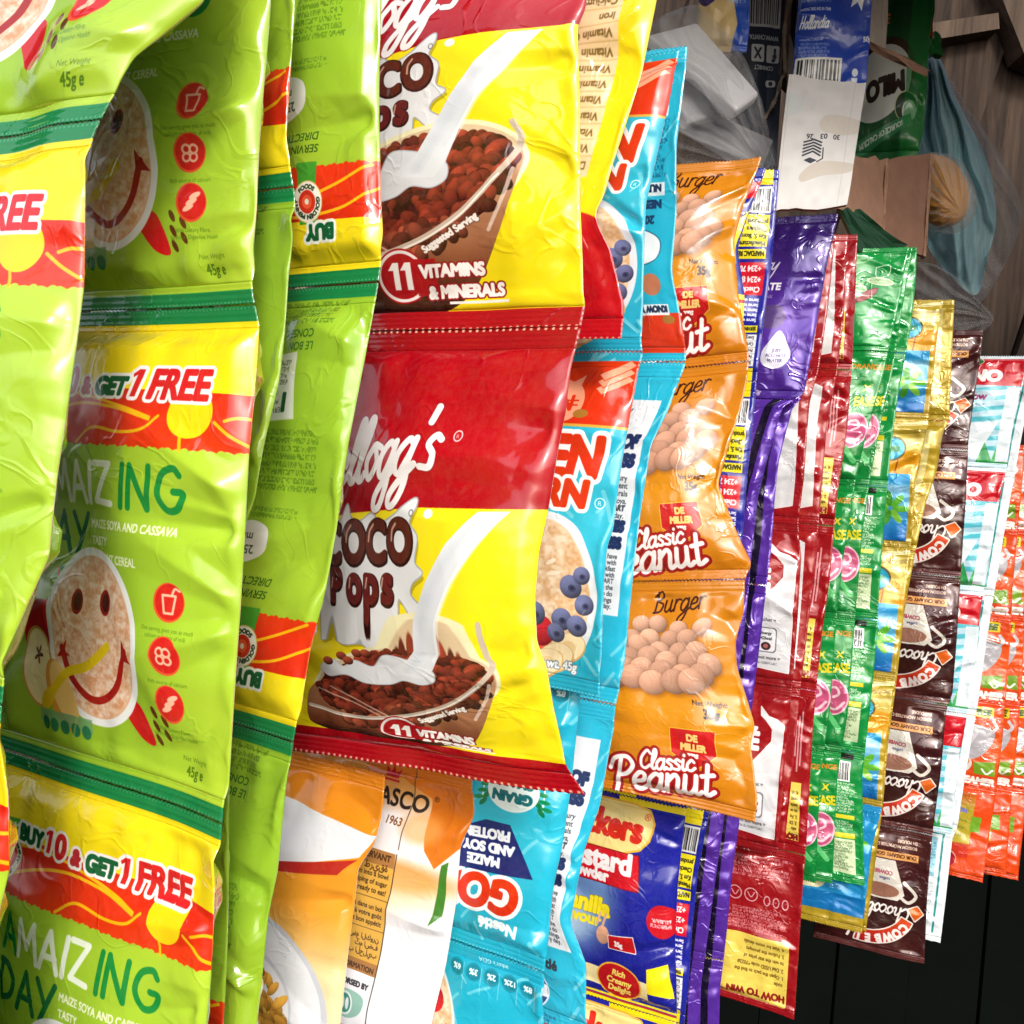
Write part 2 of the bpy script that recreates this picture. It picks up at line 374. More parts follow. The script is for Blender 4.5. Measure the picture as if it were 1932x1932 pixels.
        if k != 1: a.text(('calcium as 1 glass of milk', '', 'for Proper Digestive Health')[k], 79, y + 10.2, 1.75, '4f7a18', al='c', sx=.85)
    a.rect(19, 124.5, 44, 129, '6fa679', .8)
    for q in range(5): a.ell(22 + q * 4.8, 129, 2, 2.2, '2b7a50')
    a.text('Net Weight', 86, 129.5, 2.1, '5c7d16', al='c'); a.text('45g e', 86, 133.8, 4.2, '4f7414', .1, al='c', sx=.8)
    for k in range(14): a.line([(35 + k * .2, 131 - k * .6), (35.5 + k * .2, 131.3 - k * .6)], .25, 'b9d26a', False)
    a.perf('0a5c33', 64, (.4,)); a.perf('7fc0a0', 64, (.9,), .5)
    return a
def art_green_back():
    h = 143; a = green_base(h); rnd = rg(9)
    red_band(a, 19.5, 37); penny(a, 27, 26, 6.6)
    a.rect(0, 4.6, 100, 19, 'efd61a')
    a.text('BUY', 17, 18.5, 6.4, '0c5c36', .5, shear=.1, out=(1.0, 'f4f4ee'))
    a.text('12-02-27', 44, 39, 4, '2e3312', .1); a.text('13-08-25', 44, 33, 4, '7a1b10', .1)
    a.text('SERVING', 22, 44, 3.6, '2e5a1a', .05, shear=.2); a.text('DIRECTIONS', 22, 48, 3.6, '2e5a1a', .05, shear=.2)
    a.poly([(30, 54), (39, 52), (41, 61), (35, 66), (27, 64), (26, 58)], 'f2f2ee', smooth=True); a.line([(39, 53), (44, 56), (41, 62)], 1, 'f2f2ee'); a.text('250', 34, 58, 4, '3b5a3a', .05, al='c'); a.text('ml', 34, 62, 4, '3b5a3a', .05, al='c')
    a.fine(15, 67, 36, 71, 2, '5a8420', rnd); a.poly([(46, 60), (54, 59), (53, 68), (47, 69)], 'f2f2ee', smooth=True); a.line([(48, 64), (50, 65.5), (52, 64)], .6, '3b5a3a')
    a.fine(10, 76, 52, 96, 8, '557d1e', rnd)
    a.poly([(22, 99), (40, 97.5), (42, 119), (25, 120.5)], 'e4ebd2'); a.poly([(23, 99.5), (39, 98), (41, 112), (24.5, 114)], 'eff3ea')
    a.text('1', 27, 107, 8, '0b5a35', .5); a.text('= ◊ =', 35, 108, 3.4, '0b5a35', .15, al='c', rot=-.1)
    a.text('SERVING', 32, 102.3, 2.4, '20302a', al='c', rot=-.08); a.text('PORTION', 34, 105, 1.9, '20302a', al='c'); a.fine(27, 109.5, 39, 118, 4, '6b7a63', rnd)
    a.text('LE BON', 18, 123.5, 3.6, '2f6a1c', .06, shear=.15); a.text('CONSEIL', 18, 127.5, 3.6, '2f6a1c', .06, shear=.15)
    a.fine(10, 129, 60, 138, 4, '557d1e', rnd); a.fine(64, 42, 92, 130, 26, '6f9a28', rnd, .6)
    a.perf('0a5c33', 64, (.4,)); a.perf('7fc0a0', 64, (.9,), .5)
    return a

def pops(a, rnd, cx, cy, rx, ry, n, rot, clip=None, sz=1.6, c='6f3122'):
    for q in range(n):
        for _ in range(8):
            x, y = rnd.uniform(-1, 1, 2)
            if x * x + y * y < 1: break
        y_ = -1 + 2 * (q + rnd.random()) / n; x_ = rnd.uniform(-1, 1) * math.sqrt(max(0, 1 - y_ * y_))
        X, Y = cx + x_ * rx * math.cos(rot) - y_ * ry * math.sin(rot), cy + x_ * rx * math.sin(rot) + y_ * ry * math.cos(rot)
        k = rnd.uniform(.75, 1.2); cc = lin(c) * rnd.uniform(.55, 1.3)
        a.ball(X, Y, sz * k * 1.35, sz * k * .9, np.clip(cc, 0, 1), rnd.uniform(0, 3), .35, 1.45, rnd)

def art_coco_front():
    h = 148; a = Art(h, 7.4, 'f2dd14'); rnd = rg(21)
    a.a[:] = vgrad([(0, 'f3df1a'), (60, 'f5e21c'), (148, 'efd913')])(*a.grid((0, 0, a.W, a.H)))
    a.poly([(0, 0), (100, 0), (100, 52), (84, 52.5), (60, 53), (30, 55.5), (0, 60)], vgrad([(0, 'a80416'), (40, 'b40618'), (62, '940313')]))
    a.hand("Kellogg's", 13, 49, 9.4, 2.1, 'f3f1f2', shear=.42, rot=-.15, sx=.76, out=(.28, '8c0814'))
    a.ell(70, 32, 1.5, 1.7, 'e8cfd2'); a.ell(70, 32, 1.1, 1.3, 'bb0a1c'); a.text('R', 70, 32.7, 1.7, 'e8cfd2', al='c')
    # milk splash behind the name
    sp = [(2, 60), (8, 57), (12, 59), (15.5, 53.5), (17, 57.5), (21, 58.5), (26, 56), (30, 58.5), (36, 56), (43, 50.5), (44, 53), (42, 58), (45, 62), (44, 69), (47, 72), (43, 75), (42, 78.5), (46, 82), (49, 87), (45, 89), (41, 84), (37, 80), (36, 86), (30, 88), (25, 92), (21, 87.5), (13, 89), (8, 86), (3, 88), (1, 78), (4, 71), (1, 66)]
    sp = [(x * 1.08 + 11, 50.5 + (y - 50.5) * .9) for x, y in sp]
    a.poly([(x + .8, y + 1.4) for x, y in sp], '8f7d10', smooth=True, op=.55); a.poly(sp, 'e3e6ea', smooth=True, out=(.45, 'a9adb6')); a.ell(63.5, 54.6, 1.7, 1.3, 'e9ebee'); a.ell(61, 83.4, 3, 2.8, 'eef0f3')
    a.ell(57, 54.6, .9, 1, '6a6a70'); a.ell(57, 54.6, .6, .7, 'dfe2e6')
    for x, t in ((20, 'C'), (31, 'O'), (41.3, 'C'), (52, 'O')):
        y = 69 - (x - 20) * .06; a.text(t, x, y + .4, 15.4, '2c0d08', 1.15, al='c', sx=.88); a.text(t, x - .2, y, 15, '5a2418', .75, al='c', sx=.86); a.line([(x - 3.6, y - 5), (x - 3.2, y - 7.6), (x - 1.6, y - 9.4)], .7, 'c49a88')
    for x, t, z in ((22, 'P', 13), (31, 'o', 15.5), (39, 'p', 15.5), (46.2, 's', 15.5)):
        y = 79.6 - (x - 20) * .05; a.text(t, x, y + .4, z, '2c0d08', 1.05, al='c', sx=.86); a.text(t, x - .2, y, z * .98, '651d1c', .65, al='c', sx=.86); a.line([(x - 2.6, y - 3.6), (x - 2, y - 6.2)], .6, 'c49a88')
    # the bowl
    rt = -.3
    a.ell(48, 102, 39.5, 19.6, 'efe9bd', rot=rt); a.ell(48, 102.4, 38.2, 18.4, 'dcc29c', rot=rt)
    bowl = [(8, 112), (7, 128), (14, 141.5), (36, 143), (58, 141.5), (68, 134), (76, 120), (82, 104), (84.5, 92), (78, 92), (46, 100), (20, 104)]
    a.poly(bowl, vgrad([(90, 'c79a78'), (118, 'a06a48'), (130, '6a3420'), (141, '2e120b')]), smooth=True)
    a.ell(47.5, 103, 37, 16, '3e180f', rot=rt)
    pops(a, rnd, 47.5, 103, 36.5, 15.6, 330, rt, c='6a2a1c', sz=2.25); pops(a, rnd, 48, 119, 30, 4.5, 46, -.34, sz=2.4, c='743826')
    a.line([(8, 121), (26, 124), (46, 120), (64, 111), (78, 98), (84, 88), (82, 82)], 1.9, 'c9b8a6'); a.line([(8, 121.5), (26, 124.5), (46, 120.5), (64, 111.5), (78, 98.5)], .6, 'f6f0e8')
    a.line([(12, 111), (32, 118), (46, 127)], .7, 'd9bfae', op=.8); a.line([(18, 109), (38, 119), (52, 130)], .7, 'd9bfae', op=.8); a.line([(74, 116), (79, 106), (82, 97)], 1.2, 'ead9cc', op=.7)
    a.text('Suggested Serving', 62, 117, 3.3, 'f3eee8', .2, al='c', rot=-.52, sx=.88, out=(.25, '5a3a28'))
    # milk
    a.poly([(14, 99), (20, 94), (25, 97), (30, 93), (38, 95), (44, 88), (60, 92), (62, 98), (57, 101), (50, 100), (44, 103), (34, 104), (26, 101), (18, 103)], 'dfe3e9', smooth=True, out=(.4, 'b9c0ca'))
    for x, y in ((24, 91.5), (31, 89), (35, 88.5), (18, 95), (27, 93.5)): a.ball(x, y, 2.4, 2.1, lin('7c3826'), .4, .4, 1.6, rnd)
    st = [(81, 53.4), (91, 53), (82, 62), (73, 72), (66.5, 82), (62, 93), (58, 98), (47, 97), (44, 95.5), (52, 90), (57, 82), (63, 72), (71, 62)]
    a.poly(st, vgrad([(50, 'f3f4f8'), (75, 'd8dee7'), (99, 'e9edf2')]), smooth=False)
    [a.line([(82 + q, 55), (68 + q, 70), (58 + q, 86), (52 + q, 95)], 2.6, 'ccd4df', op=.22) for q in (-1, 0, 1)]; a.line([(87, 56), (73, 72), (63, 88)], 1.6, 'ffffff', op=.5)
    # vitamins badge
    a.ell(44.5, 129.5, 8.3, 9.2, 'a30d18'); a.ell(44.5, 129.5, 7.8, 8.6, 'efe7e4'); a.ell(44.5, 129.5, 6.8, 7.5, 'a80f1b'); a.rect(49, 124, 56, 136, 'a80f1b')
    for x in (42, 46): a.rect(x, 125, x + 1.9, 134, 'f4f0ec'); a.poly([(x, 125), (x + .4, 127.6), (x - 1.7, 127.6)], 'f4f0ec')
    a.text('VITAMINS', 50.5, 130, 5.7, 'f4f0ec', .36, out=(.5, '8a1016'), sx=.84); a.text('& MINERALS', 52.5, 137, 5.7, 'f4f0ec', .36, out=(.5, '8a1016'), sx=.8); a.rect(59.5, 138.4, 78.5, 139.3, 'f4f0ec')
    a.rect(0, 141.5, 100, 148, 'a80416'); a.rect(0, 0, 100, 7, 'a20415')
    a.perf('f0c6a8', 46, (.5,), .9)
    return a
def art_coco_back():
    h = 148; a = Art(h, 4, 'f0da14'); rnd = rg(22)
    a.a[:] = vgrad([(0, 'f2de18'), (148, 'e8d212')])(*a.grid((0, 0, a.W, a.H)))
    a.poly([(0, 0), (100, 0), (100, 44), (75, 46), (40, 40), (0, 36)], 'b90419'); a.ell(14, 36, 16, 5, 'c8091c')
    for k in range(3): a.rect(24, 33 + k * 4.6, 60, 37 + k * 4.6, 'f0b63a', r=2)
    a.text('Protein', 27, 36.4, 3, '5b3812'); a.text('Cocoa', 27, 45.4, 3, '5b3812')
    a.poly([(10, 52), (44, 52), (44, 120), (10, 120)], 'ecd2a4')
    for k, t in enumerate(('Daily Reference', 'Vitamin A', 'Vitamin B1', 'Vitamin B2', 'Vitamin B3', 'Vitamin B6', 'Vitamin B9', 'Vitamin B12', 'Vitamin C', 'Iron', 'Calcium', 'Zinc')):
        a.text(t, 12, 57 + k * 5.2, 3.6, '6b5526', .1); a.rect(10, 58.6 + k * 5.2, 44, 58.9 + k * 5.2, 'c9a868')
    a.text('No Preservatives', 12, 126, 4.2, '3c3410', .2); a.text('STORE IN A COOL DRY PLACE', 12, 132.5, 3, '3c3410', .2, sx=.85); a.fine(12, 134, 46, 139, 2, '6b5b16', rnd)
    a.rect(0, 141.5, 100, 148, 'bd0619'); a.perf('f0c6a8', 46, (.5,), .9)
    return a

def dashes(a, rnd, n, x0, y0, x1, y1, c='7ad2e4'):
    for q in range(n):
        x, y, t = rnd.uniform(x0, x1), rnd.uniform(y0, y1), rnd.choice([-.9, -.5, .7, 1.2, 2.2]); L = rnd.uniform(5, 13)
        a.line([(x, y), (x + L * math.cos(t) * .5, y + L * math.sin(t) * .5 + .4), (x + L * math.cos(t), y + L * math.sin(t))], rnd.uniform(1, 2), c, op=.75)
def berries(a, rnd, pts):
    for x, y, r in pts:
        a.ball(x, y, r, r * .97, '5a6187', 0, .55, 1.35, rnd); a.ell(x + r * .12, y + r * .12, r * .36, r * .3, '3a3f63'); a.ell(x + r * .12, y + r * .12, r * .16, r * .14, '23264a')
def art_morn_front(promo=True):
    h = 142; a = Art(h, 6, '12a9c4'); rnd = rg(31)
    a.a[:] = vgrad([(0, '1eaac8'), (70, '2cbad6'), (142, '1aa8c8')])(*a.grid((0, 0, a.W, a.H)))
    dashes(a, rnd, 46, 0, 0, 100, 140)
    if promo:
        a.rect(0, 4, 100, 32, vgrad([(4, 'de3a10'), (32, 'd12c0c')])); a.rect(0, 31.4, 100, 32.6, 'd9a63e')
        a.ell(72, 22, 8, 8.6, 'f0a07e'); a.poly([(68, 16), (66, 11), (72, 13), (77, 10), (76, 16)], 'f0a07e'); a.text('N', 72, 25.5, 9, 'd6300e', .5, al='c', sx=.9); a.rect(66.5, 21, 77.5, 21.7, 'd6300e'); a.rect(66.5, 23, 77.5, 23.7, 'd6300e')
        a.ell(80, 27, 3.4, 1.9, 'a5712a'); a.ell(60, 12, 3, 2, 'a5712a')
        for k in range(3): a.poly([(84, 16 - k * 3), (96, 8 - k * 3 + 2), (99, 10 - k * 3 + 2), (87, 18.5 - k * 3)], 'f2a988', out=(.3, 'd6300e'))
    y = 36 if promo else 22
    a.text('Nestlé', 14, (42 if promo else 18), 7.5, 'e9f6fa', .45)
    a.text('GOLDEN', 90, y + 16.5, 23, 'd8320f', 1.2, shear=.16, sx=.84, out=(1.9, 'f4f8fa'), al='r'); a.text('MORN', 86, y + 29, 15, 'd8320f', 1.0, shear=.16, sx=1.0, out=(1.6, 'f4f8fa'), al='r')
    a.ell(93, y + 27, 2.2, 2.3, 'e9f6fa'); a.ell(93, y + 27, 1.8, 1.9, '18b0cb'); a.text('R', 93, y + 28, 2.8, 'e9f6fa', al='c')
    if not promo: a.poly([(8, 43), (30, 41), (56, 40), (55, 50), (46, 60), (34, 66), (22, 66)], '14256b'); [a.text(t, 33, 48.5 + k * 6.6, 6.4, 'eef4fb', .45, al='c', rot=-.06, sx=.9) for k, t in enumerate(('MAIZE', 'AND SOYA', 'PROTEIN'))]
    gx, gy = (23, 82) if not promo else (18, 92)
    for sgn in (-1, 1):
        a.line([(gx + sgn * 2, gy + 12), (gx + sgn * 13, gy + 6), (gx + sgn * 14.5, gy - 8)], .7, 'e6f4ee')
        for k in range(6): a.ell(gx + sgn * (6.5 + k * 1.45), gy + 9.8 - k * 3.5, 2.4, 1.1, '0b7a4a', rot=-sgn * .9); a.ell(gx + sgn * (9.5 + k * 1.3), gy + 11 - k * 3.4, 2.4, 1.0, '0f8a52', rot=-sgn * .2)
    a.ell(gx, gy, 12.4, 10, 'e3f3f4'); a.text('GRAIN', gx, gy - .8, 6.4, '0c6e79', .5, al='c'); a.text('SMART', gx, gy + 6.2, 6, '0c6e79', .45, al='c')
    # the bowl of cereal and fruit
    bx, by = 70, 102
    a.ell(bx, by, 27, 34, 'dfe6ee'); a.ell(bx - 1, by + .5, 24.6, 31.4, 'e6c79f')
    b = a.box(bx - 26, by - 32, bx + 26, by + 34); X, Y = a.grid(b); n = nz(b[3] - b[1], b[2] - b[0], 16, rnd) * .55 + nz(b[3] - b[1], b[2] - b[0], 44, rnd) * .45
    a.put(b, np.clip((1 - np.sqrt(((X - bx + 1) / 24.6) ** 2 + ((Y - by - .5) / 31.4) ** 2)) * 20, 0, 1), mix(lin('d7a878'), lin('f3e0c6'), np.clip(n * 1.8 - .4, 0, 1)[..., None]))
    for q in range(16): a.ell(bx - 10 + rnd.normal() * 8, by - 12 + rnd.normal() * 6, rnd.uniform(1.5, 3.6), rnd.uniform(.8, 1.6), ('e9d3b0', 'cf9d74', 'f4e6cf')[q % 3], rot=rnd.uniform(0, 3))
    for x, y_, c in ((bx - 6, by + 18, 'c01f2c'), (bx - 14, by + 10, 'b41a28'), (bx - 1, by + 26, 'd0483c'), (bx + 1, by + 16, 'b51f2f')): a.ball(x, y_, 6, 6.6, c, .4, .7, 1.3, rnd)
    for x, y_ in ((bx + 13, by + 22), (bx + 7, by + 27), (bx - 4, by + 33), (bx + 2, by + 30)):
        a.ell(x, y_, 9.4, 6.2, 'd3ac6e', rot=-.4); a.ell(x, y_ - .4, 8.8, 5.6, 'f3dfb4', rot=-.4); a.ell(x, y_ - .4, 4, 2.6, 'e8cb94', rot=-.4)
    berries(a, rnd, [(bx + 15, by - 4, 5), (bx + 21, by + 3, 4.4), (bx + 20, by - 9, 3.8), (bx + 11, by + 10, 4.8), (bx + 18, by + 12, 4.6), (bx - 2, by + 9, 5.2), (bx - 10, by + 19, 5), (bx + 8, by + 16, 4.2)])
    a.text('Net wt. 45g', 76, 133, 5, 'e6eef2', .2, al='c', out=(.4, '6d7d8c'))
    for k, t in enumerate(('8%', '12%', '2%', '3%', '6%')): a.ell(8 + k * 9, 131, 4, 4, '0d8ea6'); a.ell(8 + k * 9, 131, 3.3, 3.3, '0b7f96'); a.text(t, 8 + k * 9, 132.3, 3.6, 'e6f6fa', .15, al='c'); a.rect(4 + k * 9, 122, 4.3 + k * 9, 134, 'bfe6ef', .6)
    a.text('adult’s GDA', 26, 138.5, 3, 'e6f6fa', al='c')
    a.perf('0b7f96', 56, (.4,)); a.perf('a9e4f0', 56, (1.0,), .6)
    return a
def art_morn_back():
    h = 142; a = Art(h, 4.5, '26b2d0'); rnd = rg(33)
    dashes(a, rnd, 26, 0, 0, 100, 140)
    a.rect(0, 4, 100, 22, 'd8360f'); a.ell(6, 19, 3, 2, 'a5712a'); a.rect(5, 21, 45, 26, 'f0f4f6'); a.text('KNOW YOUR PORTION', 6, 25.2, 4, '22304a', .3, sx=.8)
    a.ell(12, 35, 5, 5, 'c87a54'); a.ell(24, 34, 6, 5, 'eae2da'); a.ell(24, 35, 4, 3, 'd8a68c'); a.rect(28, 27, 40, 33, 'e8eef2'); a.ell(34, 37, 6, 6, '2a4a8c')
    a.poly([(10, 46), (26, 44), (28, 55), (19, 60), (8, 55)], 'eef3f4', smooth=True, out=(.5, '1c5870')); a.text('200 ml', 18, 66, 5, '1c3a5c', .3, al='c')
    a.text('NESTLÉ', 8, 73, 5, '17345e', .4); a.rect(6, 75, 36, 81, 'e8f2f5'); a.text('NUTRITION', 8, 80, 4.4, '22304a', .3, sx=.9)
    a.fine(5, 83, 36, 110, 9, '0c5f86', rnd); a.rect(6, 111, 34, 116, 'eaf4f6'); a.text('LET’S TALK', 8, 115.2, 3.8, '22304a', .25); a.text('CONTACT', 7, 122, 4.6, '14305c', .3); a.rect(6, 124, 28, 130, '16276c', r=1); a.text('NAFDAC', 8, 128.8, 4, 'eef', .25)
    # the white panel at the other side
    a.rect(60, 26, 96, 128, 'e8ebef')
    a.rect(62, 27, 94, 33, 'd2d7dd'); a.text('Nestlé', 66, 40, 6, '2f3138', .35)
    a.perf('0b7f96', 56, (.4,)); a.perf('a9e4f0', 56, (1.0,), .6)
    return a
def art_morn_panel():
    """back of the sachets that show the white story panel beside their edge (as it stands, not turned)"""
    h = 142; a = Art(h, 5.4, '26b2d0'); rnd = rg(34)
    dashes(a, rnd, 12, 94, 0, 100, 140); a.rect(40, 16, 95, 106, 'e9ebee')
    a.line([(72, 20), (77, 26), (82, 20)], .8, '6b7078'); a.line([(74, 18), (81, 18.5)], .5, '6b7078')
    for t, x, y, z, b in (('OF', 74, 36, 7.5, .7), ('NESS', 62, 44, 7.5, .7), ('FAMILIES', 50, 71, 6.2, .6), ('KINDNESS', 50, 78, 6.2, .6)): a.text(t, 92, y, z, '1b2a58', b, al='r', sx=.95)
    for k, t in enumerate(('ury', 'nourishment', 'naturals', 'and soya,', 'GRAINSMART', 'to the day.')): a.text(t, 91, 50 + k * 3.1, 3.3, '44484f', .08 + (.15 if k == 4 else 0), al='r')
    for k, t in enumerate(('For decades we have', 'helped families with', 'every breakfast', 'filled with', 'GRAINSMART', 'giving them the', 'energy to do', 'great things', 'every day.')): a.text(t, 91, 82.5 + k * 2.6, 2.9, '44484f', .08, al='r')
    a.line([(66, 108), (70, 102), (76, 108), (66, 108)], .7, '8a8f96'); a.text('Nestlé', 78, 116, 6, '33363c', .3, al='c'); a.ell(72, 127, 9, 9, 'e6edf3'); a.ell(72, 127, 8.2, 8.2, '2a4a86'); a.rect(64, 124, 80, 130, 'eef2f6'); a.text('gün', 72, 129, 6, '1a2a5c', .5, al='c')
    a.fine(60, 137, 84, 141, 2, '1c5c8a', rnd); a.perf('0b7f96', 56, (.4,)); a.perf('a9e4f0', 56, (1.0,), .6)
    return a

def art_peanut():
    h = 132; a = Art(h, 6.4, 'd98a14'); rnd = rg(41)
    a.a[:] = vgrad([(0, 'bf7614'), (40, 'cb8014'), (75, 'd68d13'), (132, 'c07210')])(*a.grid((0, 0, a.W, a.H)))
    a.hand('Burger', 46, 19.5, 6.6, 1.15, '3c1708', shear=.3, rot=-.12, sx=.9)
    pts = []
    for r_ in range(6):
        for c_ in range(8):
            x = 2 + c_ * 12.4 + (r_ % 2) * 6 + rnd.normal() * 1.3; y = 27 + r_ * 6.6 + rnd.normal() * 1.1
            if (r_ == 5 and c_ > 5) or (r_ == 0 and not 2 < c_ < 7) or x > 90 - abs(r_ - 3) * 3: continue
            pts.append((x, y, 5.2 + r_ * .5))
    for x, y, r in pts: a.ell(x + .4, y + 1, r * 1.2, r * 1.0, '7a4420', op=.5, soft=.4); a.ball(x, y, r * 1.14, r * .95, np.clip(lin('cc9c82') * rnd.uniform(.9, 1.06), 0, 1), rnd.uniform(-.6, .6), .6, 1.16, rnd)
    a.text('Net Weight:', 78, 71, 4, '4a2a0a', .15, al='c'); a.text('35g', 78, 78, 7.4, '32190a', .4, al='c', sx=.85)
    a.poly([(54, 86), (80, 85), (80, 99), (67, 108.5), (54, 100)], 'c21a1c', out=(.5, 'e2b33a'))
    a.text('DE', 67, 92, 5.4, 'f0cf7a', .4, al='c'); a.text('MILLER', 67, 97.6, 5.6, 'f0cf7a', .4, al='c', sx=.85, shear=.1); a.hand('arans', 61, 101.6, 2, .8, 'f3f1ec', shear=.2, sx=.95)
    kw = dict(shear=.2, rot=-.12)
    for wd, c in ((6.2, '8a1414'), (4.4, 'a81c18')): a.hand('Peanut', 17, 129, 10.8, wd, c, **kw); a.hand('Classic', 34, 113, 6, wd * .8, c, **kw)
    a.hand('Peanut', 17, 129, 10.8, 2.6, 'f2f0ee', **kw); a.hand('Classic', 34, 113, 6, 1.7, 'f2f0ee', **kw)
    a.perf('7a4608', 44, (.4,), .5)
    return a

def art_custard():
    h = 126; a = Art(h, 6, '1a1f8f'); rnd = rg(51)
    a.a[:] = vgrad([(0, '1d239a'), (126, '171b84')])(*a.grid((0, 0, a.W, a.H)))
    a.rect(60, 0, 100, 4, 'f0d814')
    a.ell(30, 62, 34, 38, '7ea6cc', op=.8, soft=.5); a.ell(20, 78, 26, 16, 'b9d0e2', op=.8, soft=.6); a.ell(40, 44, 26, 13, '5b7fb4', op=.5, soft=.7)
    a.poly([(0, 4), (70, 4), (79, 6), (83, 12), (81, 22), (76, 28), (66, 31.5), (0, 31)], 'f0d98a', smooth=False, out=(1.2, 'eab23a')); a.text('Checkers', 76, 24, 20, 'cf2616', 1.1, sx=.86, shear=.06, al='r'); a.text('®', 77, 11, 5, 'cf2616')
    a.poly([(0, 33), (76, 32), (78, 52), (0, 54)], 'cc1322', out=(.6, '7d0a1c')); a.text('Custard', 72, 44, 17, 'f5eff0', .9, sx=.92, al='r'); a.text('Powder', 58, 51.5, 9.5, 'f5eff0', .55, sx=.9, al='r')
    a.text('Vanilla', 60, 72, 14, 'f2df26', .8, shear=.1, out=(.3, '8a7a10'), al='r'); a.text('Flavour', 54, 79.5, 10, 'f2df26', .5, shear=.1, al='r')
    a.ell(24, 100, 17, 9, 'e6e6ea'); a.ell(24, 97, 15, 6.5, 'efe0a0'); a.poly([(12, 96), (20, 88), (28, 91), (36, 96), (24, 100)], 'f3e8bc', smooth=True); a.rect(10, 105, 38, 108, 'd6d7de', r=1)
    a.ball(56, 84, 4.4, 6, 'e0a98a', .2, .8, 1.1); a.poly([(60, 83), (76, 80), (77, 90), (60, 91)], 'c4161c', out=(.5, 'eee')); a.text('35g', 64, 88.5, 4.5, 'f6f0f0', .3, sx=.8); a.line([(52, 78), (54, 71)], 1.6, 'e6b496'); a.line([(56, 78), (58, 71)], 1.6, 'e6b496')
    a.ell(93, 67, 9, 10, 'c41624'); a.fine(86, 65, 98, 71, 2, 'f6e6e8', rnd); a.poly([(84, 112), (84, 97), (96, 92), (99, 112)], 'f0dc14')
    a.rect(0, 105.5, 84, 117, 'f0dfa4'); a.hand('delicious', 8, 114.5, 4.6, .8, '2a1c14', shear=.25); a.ell(66, 110.5, 14.4, 11.6, 'eab23a'); a.ell(66, 110.5, 13.4, 10.6, 'b9141c')
    for k, t in enumerate(('Rich', 'Creamy', 'Delight')): a.text(t, 66, 107 + k * 5.2, 5.4, 'f4da6a', .25, al='c', shear=.2, sx=.9)
    a.rect(0, 121, 100, 122.2, 'f0d814'); a.rect(0, 122.6, 100, 123.4, 'c41622'); a.rect(0, 123.6, 100, 126, 'f0d814')
    return a
def art_custard_back():
    """column of boxes beside the edge (as it stands in the picture, already turned over)"""
    h = 126; a = Art(h, 6, '1b2090'); rnd = rg(52)
    z = [(0, 9, 'f0dc16'), (10, 26, 'b'), (27, 47, 'f0dc16'), (48.5, 54, 'f0dc16'), (56, 75, 'd0142a'), (76, 92, '1b2090'), (93, 97, 'f0dc16'), (98, 117, 'w'), (118, 126, 'f0dc16')]
    for y0, y1, c in z:
        if c == 'b': a.bars(79, y0, 97, y1, rnd)
        elif c == 'w':
            a.rect(79, y0, 97, y1, 'e9e9ec')
            for k, t in enumerate(('Energy', 'Carbohydrate', 'Protein', 'Fat', 'Sodium')): a.text(t, 96, y1 - 2.3 - k * 3.7, 2.6, '333', .06, al='r', rot=math.pi, sx=.7) if 0 else a.text(t, 95.5, y0 + 1.2 + k * 3.7, 2.8, '333', .06, rot=math.pi, sx=.75); a.rect(79, y0 + k * 3.8, 97, y0 + .3 + k * 3.8, '999')
        else: a.rect(79, y0, 97, y1, c)
    for k, t in enumerate(('produced by', 'Checkers', 'Km 5, Ikorodu', 'Manufactured')): a.text(t, 96, 30 + k * 4.6, 4, '3a3a10', .15, rot=math.pi, sx=.72)
    a.text('NAFDAC REG', 96, 49.6, 4, '3a3a10', .2, rot=math.pi, sx=.7)
    for k, t in enumerate(('+234 70', '+234 80', 'Checkers')): a.text(t, 95, 58 + k * 6, 4.6, 'f6e6e6', .2, rot=math.pi, sx=.8)
    for k in range(5): a.text('Serve with', 95.5, 77 + k * 3, 2.9, 'e6e6f4', .12, rot=math.pi, sx=.85)
    a.text('SERVING SUGG', 96, 93.8, 3, '3a3a10', .15, rot=math.pi, sx=.7)
    a.fine(8, 8, 74, 118, 30, '5a5fb0', rnd, .6)
    return a
def art_custard_edge():
    """front right-hand margin with star and yellow bands"""
    a = art_custard(); a.rect(70, 0, 100, 126, '1a1f8f'); a.poly([(78, 12), (100, 8), (100, 18), (84, 22)], 'cc1428'); a.poly([(72, 46), (88, 42), (100, 26), (98, 58), (80, 62)], 'f0dc16'); a.rect(70, 76, 100, 126, 'f0dc16'); a.rect(70, 79, 100, 81, 'c4161c'); a.rect(70, 110, 100, 112, 'c4161c'); a.rect(70, 114, 100, 126, '1a1f8f')
    a.line([(74, 20), (84, 12), (90, 18)], 1.4, 'e9e9f2')
    return a

